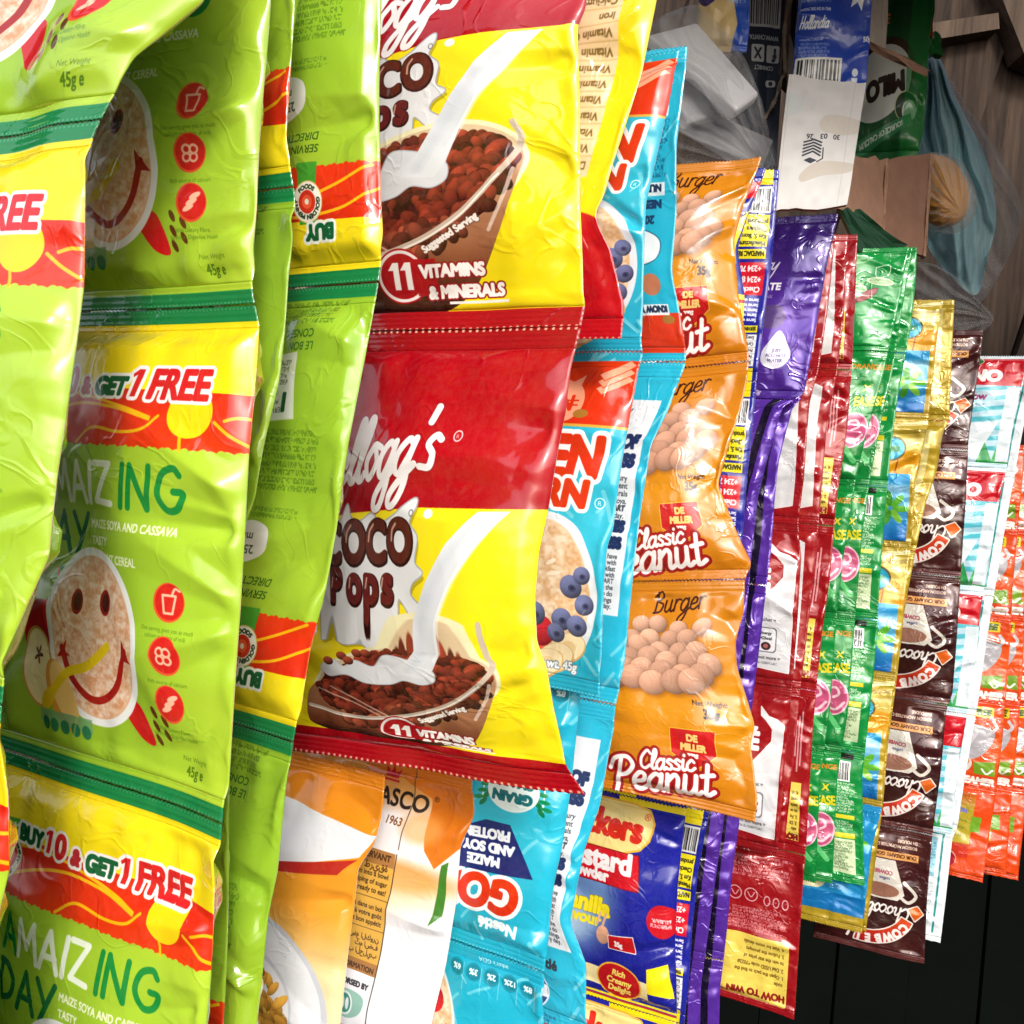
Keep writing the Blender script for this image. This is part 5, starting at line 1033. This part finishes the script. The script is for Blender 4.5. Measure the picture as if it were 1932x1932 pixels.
strip('dark brown chocolate drink sachet strip with cups and orange name band, upside down',
      [(1855, 624), (1851, 666), (1840, 740), (1827, 831), (1824, 921), (1815, 1050), (1806, 1194), (1797, 1310), (1785, 1340), (1776, 1449), (1759, 1574), (1749, 1699), (1744, 1819)],
      [622, 850, 1090, 1330, 1575, 1819], .82, .09, 24, (wf, wf), T=.005, res=MID)
strip('white and turquoise milk sachet strip with red name blocks',
      [(1938, 676), (1911, 801), (1900, 880), (1884, 951), (1868, 1050), (1850, 1150), (1842, 1240), (1828, 1330), (1808, 1440), (1796, 1575)],
      [672, 884, 1118, 1348, 1575], .85, .085, 24, (df, db), T=.004, res=MID)
strip('white milk sachet strip back with teal frame and fine grey print',
      [(1962, 676), (1932, 800), (1908, 930), (1893, 1014), (1881, 1089), (1872, 1140), (1851, 1284), (1842, 1344), (1821, 1464), (1806, 1563), (1797, 1580), (1784, 1699), (1774, 1779)],
      [674, 900, 1125, 1350, 1568, 1779], .868, .085, 24, (db, df), T=.003, res=LO)
strip('orange creamer sachet strip with grey milk jug and coffee cups, beside the white strip',
      [(1935, 842), (1911, 1104), (1905, 1224), (1893, 1374), (1880, 1490), (1853, 1664)],
      [842, 1004, 1166, 1328, 1490, 1664], .90, .072, 22, [(of, ob_)] * 4 + [(ob_, of)], T=.004, res=LO, tilt=[-.001] * 6)
strip('orange creamer sachet strip partly hidden by the strip with jugs and cups',
      [(1962, 842), (1938, 1104), (1932, 1224), (1922, 1374), (1910, 1490), (1898, 1650)],
      [842, 1004, 1166, 1328, 1490, 1650], .918, .072, 22, [(of, ob_)] * 4 + [(ob_, of)], T=.004, res=LO)
strip('orange creamer sachet strip at the dark end of the row',
      [(1985, 842), (1965, 1104), (1955, 1374), (1940, 1490), (1920, 1660)],
      [842, 1004, 1166, 1328, 1490, 1660], .936, .072, 22, [(of, ob_)] * 4 + [(ob_, of)], T=.004, res=LO)
# ------------------------------------------------------------------ behind the strips: boards, cartons, bags
def wood(name, c1, c2, rough=.8):
    m, nt, b = principled(name, rough=rough, spec=.25); L = nt.links.new
    tc = nn(nt, 'ShaderNodeTexCoord'); mp_ = nn(nt, 'ShaderNodeMapping'); mp_.inputs['Scale'].default_value = (22, 22, 1.6); oi = nn(nt, 'ShaderNodeObjectInfo'); ad = nn(nt, 'ShaderNodeVectorMath', operation='ADD'); sc_ = nn(nt, 'ShaderNodeVectorMath', operation='SCALE'); sc_.inputs['Scale'].default_value = 9
    cx = nn(nt, 'ShaderNodeCombineXYZ'); [L(oi.outputs['Random'], cx.inputs[k]) for k in range(3)]; L(cx.outputs[0], sc_.inputs[0]); L(tc.outputs['Object'], ad.inputs[0]); L(sc_.outputs[0], ad.inputs[1]); L(ad.outputs[0], mp_.inputs[0])
    n = nn(nt, 'ShaderNodeTexNoise'); n.inputs['Scale'].default_value = 2.4; n.inputs['Detail'].default_value = 8; n.inputs['Roughness'].default_value = .65; n.inputs['Distortion'].default_value = .8; L(mp_.outputs[0], n.inputs['Vector'])
    n2 = nn(nt, 'ShaderNodeTexNoise'); n2.inputs['Scale'].default_value = 5; n2.inputs['Detail'].default_value = 4; L(ad.outputs[0], n2.inputs['Vector'])
    r = nn(nt, 'ShaderNodeValToRGB'); r.color_ramp.elements[0].position = .36; r.color_ramp.elements[0].color = (*c1, 1); r.color_ramp.elements[1].position = .66; r.color_ramp.elements[1].color = (*c2, 1); L(n.outputs[0], r.inputs[0])
    mx = nn(nt, 'ShaderNodeMix', data_type='RGBA', blend_type='MULTIPLY'); mx.inputs[0].default_value = .6; L(r.outputs[0], mx.inputs[6]); L(n2.outputs[0], mx.inputs[7]); L(mx.outputs[2], b.inputs['Base Color'])
    bp = nn(nt, 'ShaderNodeBump'); bp.inputs['Strength'].default_value = .5; bp.inputs['Distance'].default_value = .003; L(n.outputs[0], bp.inputs['Height']); L(bp.outputs[0], b.inputs['Normal'])
    return m
def plain(name, c, rough=.6, spec=.4, noise=.15, scale=30, bump=.15, metal=0, stretch=None):
    m, nt, b = principled(name, c, rough, metal, spec); L = nt.links.new
    tc = nn(nt, 'ShaderNodeTexCoord'); n = nn(nt, 'ShaderNodeTexNoise'); n.inputs['Scale'].default_value = scale; n.inputs['Detail'].default_value = 6; mq = nn(nt, 'ShaderNodeMapping'); mq.inputs['Scale'].default_value = stretch or (1, 1, 1); L(tc.outputs['Object'], mq.inputs[0]); L(mq.outputs[0], n.inputs['Vector'])
    r = nn(nt, 'ShaderNodeMapRange'); r.inputs[3].default_value = 1 - noise; r.inputs[4].default_value = 1 + noise; L(n.outputs[0], r.inputs[0])
    v = nn(nt, 'ShaderNodeVectorMath', operation='SCALE'); v.inputs[0].default_value = c; L(r.outputs[0], v.inputs['Scale']); L(v.outputs[0], b.inputs['Base Color'])
    bp = nn(nt, 'ShaderNodeBump'); bp.inputs['Strength'].default_value = bump; bp.inputs['Distance'].default_value = .002; L(n.outputs[0], bp.inputs['Height']); L(bp.outputs[0], b.inputs['Normal'])
    return m
def clear(name, c, alpha, rough=.15):
    """thin plastic sheet: mostly see-through, with a milky body and a gloss"""
    m = bpy.data.materials.new(name); m.use_nodes = True; nt = m.node_tree; nt.nodes.clear(); L = nt.links.new
    o = nn(nt, 'ShaderNodeOutputMaterial'); t = nn(nt, 'ShaderNodeBsdfTransparent'); d = nn(nt, 'ShaderNodeBsdfPrincipled'); mx = nn(nt, 'ShaderNodeMixShader'); d.inputs['Base Color'].default_value = (*c, 1); d.inputs['Roughness'].default_value = rough; d.inputs['Specular IOR Level'].default_value = .8
    tc = nn(nt, 'ShaderNodeTexCoord'); n = nn(nt, 'ShaderNodeTexNoise'); n.inputs['Scale'].default_value = 45; n.inputs['Detail'].default_value = 3; n.inputs['Distortion'].default_value = 1.5; L(tc.outputs['Object'], n.inputs['Vector'])
    bp = nn(nt, 'ShaderNodeBump'); bp.inputs['Strength'].default_value = .35; bp.inputs['Distance'].default_value = .004; L(n.outputs[0], bp.inputs['Height']); L(bp.outputs[0], d.inputs['Normal'])
    lw = nn(nt, 'ShaderNodeLayerWeight'); lw.inputs[0].default_value = .25; ma = nn(nt, 'ShaderNodeMath', operation='MULTIPLY_ADD', use_clamp=True); ma.inputs[1].default_value = .3; ma.inputs[2].default_value = alpha; L(lw.outputs['Facing'], ma.inputs[0]); L(ma.outputs[0], mx.inputs[0])
    L(t.outputs[0], mx.inputs[1]); L(d.outputs[0], mx.inputs[2]); L(mx.outputs[0], o.inputs[0])
    return m
def slab(name, q, th, mats, parent=None, uv=False, nu=1, nv=1, jag=0, seed=1, bev=0):
    """a board through four corners (top left, top right, bottom right, bottom left); th goes away from the lens"""
    q = [np.array(p) for p in q]; U, V = np.meshgrid(np.linspace(0, 1, nu + 1), np.linspace(0, 1, nv + 1)); u, v = U[..., None], V[..., None]
    F = (q[0] * (1 - u) + q[1] * u) * (1 - v) + (q[3] * (1 - u) + q[2] * u) * v
    n = np.cross(q[1] - q[0], q[3] - q[0]); n = n / np.linalg.norm(n)
    if n[1] < 0: n = -n
    if jag:
        r = rg(seed); F = F + n * (vnoise(U * 5, V * 5, r) * jag)[..., None]
        F[-1] += np.array((0, 0, 1.)) * (vnoise(U[-1] * 14, U[-1] * 0, r) * jag * 1.2)[:, None]; F[0] += np.array((0, 0, 1.)) * (vnoise(U[0] * 9, U[0] * 0 + 3, r) * jag)[:, None]
    B = F + n * th; N = (nu + 1) * (nv + 1); I = np.arange(N).reshape(nv + 1, nu + 1)
    f = np.stack([I[:-1, :-1], I[1:, :-1], I[1:, 1:], I[:-1, 1:]], -1).reshape(-1, 4); ring = np.concatenate([I[0, :], I[1:, -1], I[-1, -2::-1], I[-2:0:-1, 0]]); nx = np.roll(ring, -1); rim = np.stack([ring, nx, nx + N, ring + N], -1)
    faces = np.concatenate([f, f[:, ::-1] + N, rim]); uvv = np.stack([U, 1 - V], -1).reshape(-1, 2)
    fm = np.concatenate([np.zeros(len(f)), np.ones(len(f)), np.ones(len(rim))]) if isinstance(mats, (list, tuple)) else None
    o = mesh(name, np.concatenate([F.reshape(-1, 3), B.reshape(-1, 3)]), faces, mats, parent, np.concatenate([uvv, uvv]), bool(bev), fm)
    if bev: bm_ = o.modifiers.new('soft_edges', 'BEVEL'); bm_.width = bev; bm_.segments = 3; bm_.limit_method = 'ANGLE'; bm_.angle_limit = R(40)
    return o
def lump(name, outline, d, T, mt, parent=None, wr=.006, seed=1, nr=26, na=96, back=1.0, centre=None, pole=None, pf=9, pa=1.):
    """a soft full bag whose rim follows an outline at distance d, bulging towards and away from the lens"""
    p = spline(outline, True, 10); c = np.array(centre) if centre else p.mean(0)
    k = np.concatenate([[0], np.cumsum(np.linalg.norm(np.diff(np.vstack([p, p[:1]]), axis=0), axis=1))]); t = np.linspace(0, k[-1], na, endpoint=False); pp = np.vstack([p, p[:1]]); rim = np.stack([np.interp(t, k, pp[:, 0]), np.interp(t, k, pp[:, 1])], -1)
    rr = np.sin(np.linspace(0, 1, nr) * math.pi / 2)[:, None, None]; xy = c + (rim[None] - c) * rr; h = np.sqrt(np.clip(1 - rr[..., 0] ** 2, 0, 1)); V = []
    for sg, sd_ in ((1, seed), (-1, seed + 50)):
        r = rg(sd_); X, Y = xy[..., 0] / 150, xy[..., 1] / 240
        w_ = crumple(X, Y, r, 14, 40) * .5 + crumple(X * 2.4, Y * 1.4, r, 22, 34) * .45 + crumple(X * 6, Y * 3.4, r, 34, 22) * .25 + vnoise(X * 9 + Y * 2, Y * 2, r) * .3
        if pole:                                            # pleats that run out from where the bag is gathered
            th = np.arctan2(xy[..., 1] - pole[1], xy[..., 0] - pole[0]); rp = np.hypot(xy[..., 1] - pole[1], xy[..., 0] - pole[0]) / 100; q_ = th * pf + vnoise(X * 4, Y * 3, r) * 1.3; w_ = w_ * .7 + pa * (np.abs((q_ / math.pi) % 2 - 1) * 2 - 1 + .5 * np.sin(q_ * 2.7 + rp)) * np.minimum(1, rp)
        z = sg * (T if sg > 0 else T * back) * h + w_ * wr * np.minimum(1, h * 2.5); dd = d - z
        V.append(np.array((0, 0, CAMZ)) + ((xy[..., 0] - 966) / FPX * dd)[..., None] * np.array(cr) - ((xy[..., 1] - 966) / FPX * dd)[..., None] * np.array(cu) - dd[..., None] * np.array(cb))
    N = nr * na; I = np.arange(N).reshape(nr, na); J = np.roll(I, -1, 1); f = np.stack([I[:-1], I[1:], J[1:], J[:-1]], -1).reshape(-1, 4)
    s_ = np.stack([I[-1], J[-1], J[-1] + N, I[-1] + N], -1)
    return mesh(name, np.concatenate([V[0].reshape(-1, 3), V[1].reshape(-1, 3)]), np.concatenate([f, f[:, ::-1] + N, s_]), mt, parent, None, True)
Q = lambda pts, d: [np.array(P(x, y, (d[k] if isinstance(d, (list, tuple)) else d))) for k, (x, y) in enumerate(pts)]

# back wall of the kiosk: weathered boards above, dark green boards below
wd1 = wood('weathered_board', (.022, .013, .009), (.088, .055, .037)); wd2 = wood('batten_wood', (.07, .045, .03), (.17, .115, .08)); shade_green = plain('green_with_baked_shade', (.002, .0032, .0026), .9, .05, .35, 14, .3)  # the green is taken near black: interior shade put into the board colour
wl = empty('board_wall', Vector((.5, 1.75, .2))); tag(wl, 'weathered brown board wall of the kiosk above the cartons', 'wall')
ang = R(-9); YW = 1.72
for k in range(9):
    x0 = -.35 + k * .19; r = rg(900 + k); y = YW + .012 * (k % 2) + r.uniform(-.004, .004)
    slab('plank', [(x0 + .25, y, 2.62), (x0 + .25 + .184, y, 2.62), (x0 + .184 - .05, y, 1.36), (x0 - .05, y, 1.36)], .022, wd1, wl)
b0 = P(1755, 44, 1.62); b1 = P(1890, 24, 1.62)
slab('batten', Q([(1700, 52), (1884, 24), (1886, 54), (1704, 84)], 1.68), .045, wd2, wl)
slab('batten', Q([(1868, -60), (1990, -80), (2010, 130), (1932, 100)], 1.67), .055, wd2, wl)
slab('backing', [(-1.5, YW + .06, 2.75), (2.2, YW + .06, 2.75), (2.2, YW + .06, .1), (-1.5, YW + .06, .1)], .02, wd1, wl)
lw_ = empty('baked_shade_wall', Vector((.5, 1.7, .0))); tag(lw_, 'green boards below the sachets, shade put into their near-black colour', 'wall')
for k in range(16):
    x0 = -.6 + k * .12; y = 1.62 + .006 * (k % 2); slab('plank', [(x0, y, 1.40), (x0 + .117, y, 1.40), (x0 + .117, y, .2), (x0, y, .2)], .02, shade_green, lw_)
roofm = plain('rusty_shade_sheet', (.09, .055, .04), .6, .4, .4, 12, .3)
rf = mesh('added_shade_roof', [(x, y, 1.98 + .37 * (y - .36) + .012 * math.sin(x * 60)) for y in (.36, 1.06) for x in np.linspace(-1.6, 1.9, 220)], [(k, k + 1, k + 221, k + 220) for k in range(219)], roofm); tag(rf, 'unseen rusty corrugated roof sheet added to shade the background', 'roof')  # out of view, added to shade the things behind; open at the rear for skylight
shelf = slab('shelf_board', [(-.7, 1.30, 1.385), (1.5, 1.30, 1.385), (1.5, 1.60, 1.385), (-.7, 1.60, 1.385)], .03, wd1); tag(shelf, 'dark wooden shelf board behind the strips', 'shelf')

us = slab('shelf_board', [(.06, .86, 1.675), (.30, .86, 1.675), (.30, 1.70, 1.675), (.06, 1.70, 1.675)], .02, wd1); tag(us, 'wooden shelf board carrying the cartons behind the hanging strips', 'shelf')
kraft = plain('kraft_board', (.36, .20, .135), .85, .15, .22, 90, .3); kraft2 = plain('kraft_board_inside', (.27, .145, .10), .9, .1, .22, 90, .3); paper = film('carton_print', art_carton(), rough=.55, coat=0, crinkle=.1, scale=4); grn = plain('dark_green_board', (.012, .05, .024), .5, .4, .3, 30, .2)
ca = empty('open_carton', P(1590, 480, .75)); tag(ca, 'opened white display carton with scuffs and an upside down date, brown inside', 'carton')
slab('front_panel', Q([(1488, 143), (1634, 159), (1598, 389), (1460, 397)], [.725, .725, .70, .70]), .003, [paper, kraft], ca, nu=10, nv=14, jag=.0012, seed=3)
slab('side_panel', Q([(1600, 290), (1672, 300), (1664, 440), (1584, 398)], [.76, .80, .79, .73]), .003, [kraft, kraft], ca, nu=6, nv=6, jag=.002, seed=4)
slab('back_panel', Q([(1664, 303), (1756, 290), (1742, 486), (1652, 440)], [.81, .83, .82, .80]), .003, [kraft2, kraft], ca, nu=6, nv=6, jag=.0015, seed=5)
slab('torn_flap', Q([(1584, 394), (1624, 397), (1716, 470), (1640, 520)], [.715, .73, .765, .755]), .003, [grn, kraft], ca, nu=8, nv=4, jag=.003, seed=6)
for (x0, y0, x1, y1, d0, d1) in ((1756, 290, 1742, 486, .829, .819), (1672, 300, 1664, 440, .799, .789)):
    slab('corrugated_edge', Q([(x0 - 1, y0), (x0 + 5, y0 - 1), (x1 + 5, y1 + 1), (x1 - 1, y1)], [d0, d0, d1, d1]), .006, plain('kraft_edge', (.34, .2, .135), .85, .1, .4, 260, .8), ca, nu=2, nv=30, jag=.0012, seed=7)
cb_ = empty('torn_carton', P(1680, 140, .86)); tag(cb_, 'torn brown and white carton end with a bent flap beside the blue sachet', 'carton')
whb = plain('white_board', (.42, .36, .31), .7, .3, .2, 20, .1)
slab('panel', Q([(1644, -60), (1680, -60), (1672, 96), (1636, 84)], .80), .003, [whb, kraft], cb_, nu=5, nv=8, jag=.002, seed=8)
slab('flap', Q([(1636, 76), (1727, 116), (1722, 128), (1636, 92)], [.795, .76, .76, .795]), .02, [kraft, kraft2], cb_, nu=6, nv=2, jag=.002, seed=9)

navy = film('navy_carton_print', art_navy(), rough=.4, coat=.15, crinkle=.15, scale=4); nav2 = plain('navy_board', (.012, .022, .045), .4, .4, .25, 30, .1); nav3 = plain('dark_navy_board', (.006, .012, .014), .45, .4, .25, 30, .1)
c1 = empty('drink_carton', P(1440, 320, .88)); tag(c1, 'dark navy drink carton standing on its head with barcode and white icons', 'carton')
slab('front_panel', Q([(1404, -40), (1486, -30), (1464, 330), (1400, 330)], .86), .05, [navy, nav2], c1, nu=8, nv=20, jag=.0012, seed=11)
slab('torn_edge', Q([(1486, -30), (1500, -20), (1470, 150), (1474, 110)], .857), .004, kraft, c1, nu=3, nv=12, jag=.003, seed=12)
c2 = empty('drink_carton', P(1512, 140, .9)); tag(c2, 'blackish carton corner between the navy carton and the blue milk sachet', 'carton')
slab('front_panel', Q([(1496, -40), (1546, -40), (1530, 150), (1490, 110)], .88), .05, [nav3, nav3], c2, nu=4, nv=6, jag=.001, seed=13)
slab('edge_strip', Q([(1490, 60), (1500, 100), (1500, 150), (1484, 150)], .878), .004, whb, c2, nu=2, nv=4, jag=.001, seed=14)

whp = plain('white_card', (.82, .81, .84), .5, .4, .06, 12, .05)
for lab, q, d, th in (('white paper packet lying slanted on top of the pile in clear wrap', [(1222, 64), (1316, 40), (1434, 176), (1392, 206)], [.74, .76, .74, .72], .018),
                      ('white paper packet tucked below the topmost one in clear wrap', [(1225, 92), (1296, 116), (1392, 202), (1300, 232)], [.765, .78, .76, .75], .018),
                      ('white paper packet at the bottom of the wrapped pile above the peanuts', [(1286, 222), (1352, 214), (1462, 262), (1440, 318)], [.77, .79, .78, .77], .02)):
    o = slab('paper_packet', Q(q, d), th * .6, whp, None, nu=12, nv=12, jag=.0, seed=int(q[0][0]), bev=.003); tag(o, lab, 'packet', 'white paper packets in clear wrap')
clr = clear('clear_film', (.82, .83, .86), .13, .1); clr2 = clear('milky_film', (.6, .61, .64), .10, .2)
tag(lump('plastic_wrap', [(1210, 60), (1300, 10), (1345, 30), (1400, 100), (1436, 185), (1452, 262), (1448, 318), (1330, 320), (1280, 300), (1230, 160)], .77, .05, clr, None, .014, 21, nr=56, na=190, pole=(1462, 330), pf=14, pa=1.1), 'clear crinkled plastic wrap round the white packets', 'wrap')

# sachets and bags standing in the cartons
ha = film('milk_print', art_milk_a(), rough=.32, coat=.35, crinkle=.2); hb_ = film('milk_print_tip', art_milk_b(), rough=.32, coat=.35, crinkle=.2); mi = film('malt_print', art_milo(), rough=.32, coat=.4, crinkle=.25)
strip('blue milk sachet with barcode and white script standing in the open white carton', [(1652, -130), (1645, 0), (1640, 90), (1634, 165)], [-125, 172], .775, .058, 16, (ha, ha), T=.004, res=MID, cat='sachet', name='milk_sachet')
strip('blue milk sachet tip with gold corner above the white packets', [(1418, -150), (1415, 0), (1414, 60), (1408, 100)], [-150, 100], .755, .04, 20, (hb_, hb_), T=.004, res=MID, cat='sachet', name='milk_sachet', tilt=[0, -.004])
strip('dark green malt drink pouch hung upside down beside the blue plastic bag', [(1768, -130), (1762, 0), (1752, 100), (1748, 192), (1744, 240), (1730, 302)], [-125, 304], .87, .066, 28, (mi, mi), T=.008, res=MID, cat='pouch', name='malt_pouch', tilt=[0, -.004])
gp = plain('green_film', (.02, .20, .045), .25, .6, .2, 30, .3); rp = plain('red_film', (.5, .03, .02), .3, .5, .1, 30, .1)
tab = empty('bag_tab', P(1765, 100, .9)); tag(tab, 'bright green plastic tab with red stripe above the blue bag', 'tab')
slab('body', Q([(1746, -40), (1766, -40), (1760, 60), (1752, 62)], .90), .01, gp, tab, nu=4, nv=8, jag=.002, seed=31); slab('hook', Q([(1752, 60), (1776, 62), (1778, 102), (1752, 106)], .898), .008, gp, tab, nu=4, nv=4, jag=.002, seed=32); slab('stripe', Q([(1751, 38), (1760, 38), (1760, 70), (1752, 70)], .896), .002, rp, tab)

blue = plain('blue_polythene', (.42, .70, .78), .5, .35, .35, 30, 1.0, stretch=(3, 3, .35)); nt_ = blue.node_tree
bb = lump('plastic_bag', [(1744, 100), (1774, 112), (1797, 170), (1822, 220), (1850, 275), (1872, 340), (1879, 420), (1862, 490), (1842, 556), (1790, 520), (1740, 440), (1730, 330), (1735, 200)], 1.08, .055, blue, None, .013, 41, nr=60, na=220, pole=(1752, 60), pf=26, pa=.8); tag(bb, 'pale blue plastic carrier bag bulging behind the brown carton', 'bag')
cl = lump('plastic_bag', [(1790, 150), (1830, 210), (1880, 280), (1926, 380), (1922, 440), (1880, 530), (1842, 575), (1780, 560), (1760, 400), (1770, 250)], 1.12, .08, clr2, None, .02, 43, nr=56, na=200, pole=(1780, 90), pf=22, pa=1.1); tag(cl, 'clear grey plastic bag round the pale blue bag', 'bag')
cg = lump('plastic_bag', [(1722, 500), (1760, 498), (1800, 520), (1840, 560), (1874, 600), (1846, 630), (1800, 640), (1760, 610), (1725, 560)], 1.0, .03, clr2, None, .014, 44, nr=40, na=140, pole=(1876, 605), pf=11, pa=1.0); tag(cg, 'crumpled clear plastic bag end above the gold sachets', 'bag')
bun = plain('bun_crust', (.75, .36, .08), .45, .4, .6, 34, 1.0, stretch=(1, 1, .5))
bu = lump('bread_bun', [(1742, 300), (1768, 292), (1800, 306), (1822, 338), (1830, 376), (1818, 412), (1788, 428), (1752, 418), (1736, 370)], .90, .03, bun, None, .006, 45, nr=50, na=160, pole=(1812, 400), pf=9, pa=.7); tag(bu, 'golden brown bun in a clear bag beside the brown carton', 'bun')
cw = lump('plastic_wrap', [(1744, 296), (1784, 290), (1820, 312), (1842, 366), (1836, 412), (1804, 440), (1756, 432), (1736, 380)], .898, .042, clr, None, .010, 46, nr=50, na=170, pole=(1820, 410), pf=12, pa=1.0); tag(cw, 'clear wrap drawn tight round the golden bun', 'wrap')
blk = plain('black_polythene', (.006, .006, .008), .5, .6, .2, 30, .4)

def cord(name, pts, d, r, mt, label):
    p = spline(pts, False, 8); v = []; f = []
    for i_, (x, y) in enumerate(p):
        c = np.array(P(x, y, d + .004 * math.sin(i_ * .7)))
        for j_ in range(6): t_ = j_ * math.pi / 3 + i_ * .5; q_ = r * (1 + .35 * math.sin(2 * t_ + i_)); v.append(c + np.array((math.cos(t_) * q_, math.sin(t_) * q_ * .8, math.sin(t_) * q_ * .6)))
    for i_ in range(len(p) - 1):
        for j_ in range(6): a_, b_ = i_ * 6 + j_, i_ * 6 + (j_ + 1) % 6; f.append((a_, b_, b_ + 6, a_ + 6))
    return tag(mesh(name, v, f, mt), label, 'cord')
cm = plain('jute', (.42, .34, .26), .9, .1, .3, 200, .5)
cord('string', [(1494, -20), (1480, 60), (1482, 130), (1474, 150), (1462, 190), (1442, 224)], .848, .0016, cm, 'frayed pale string hanging along the torn edge of the navy carton')
bpy.data.objects.remove(_fo); bpy.data.curves.remove(_fc)
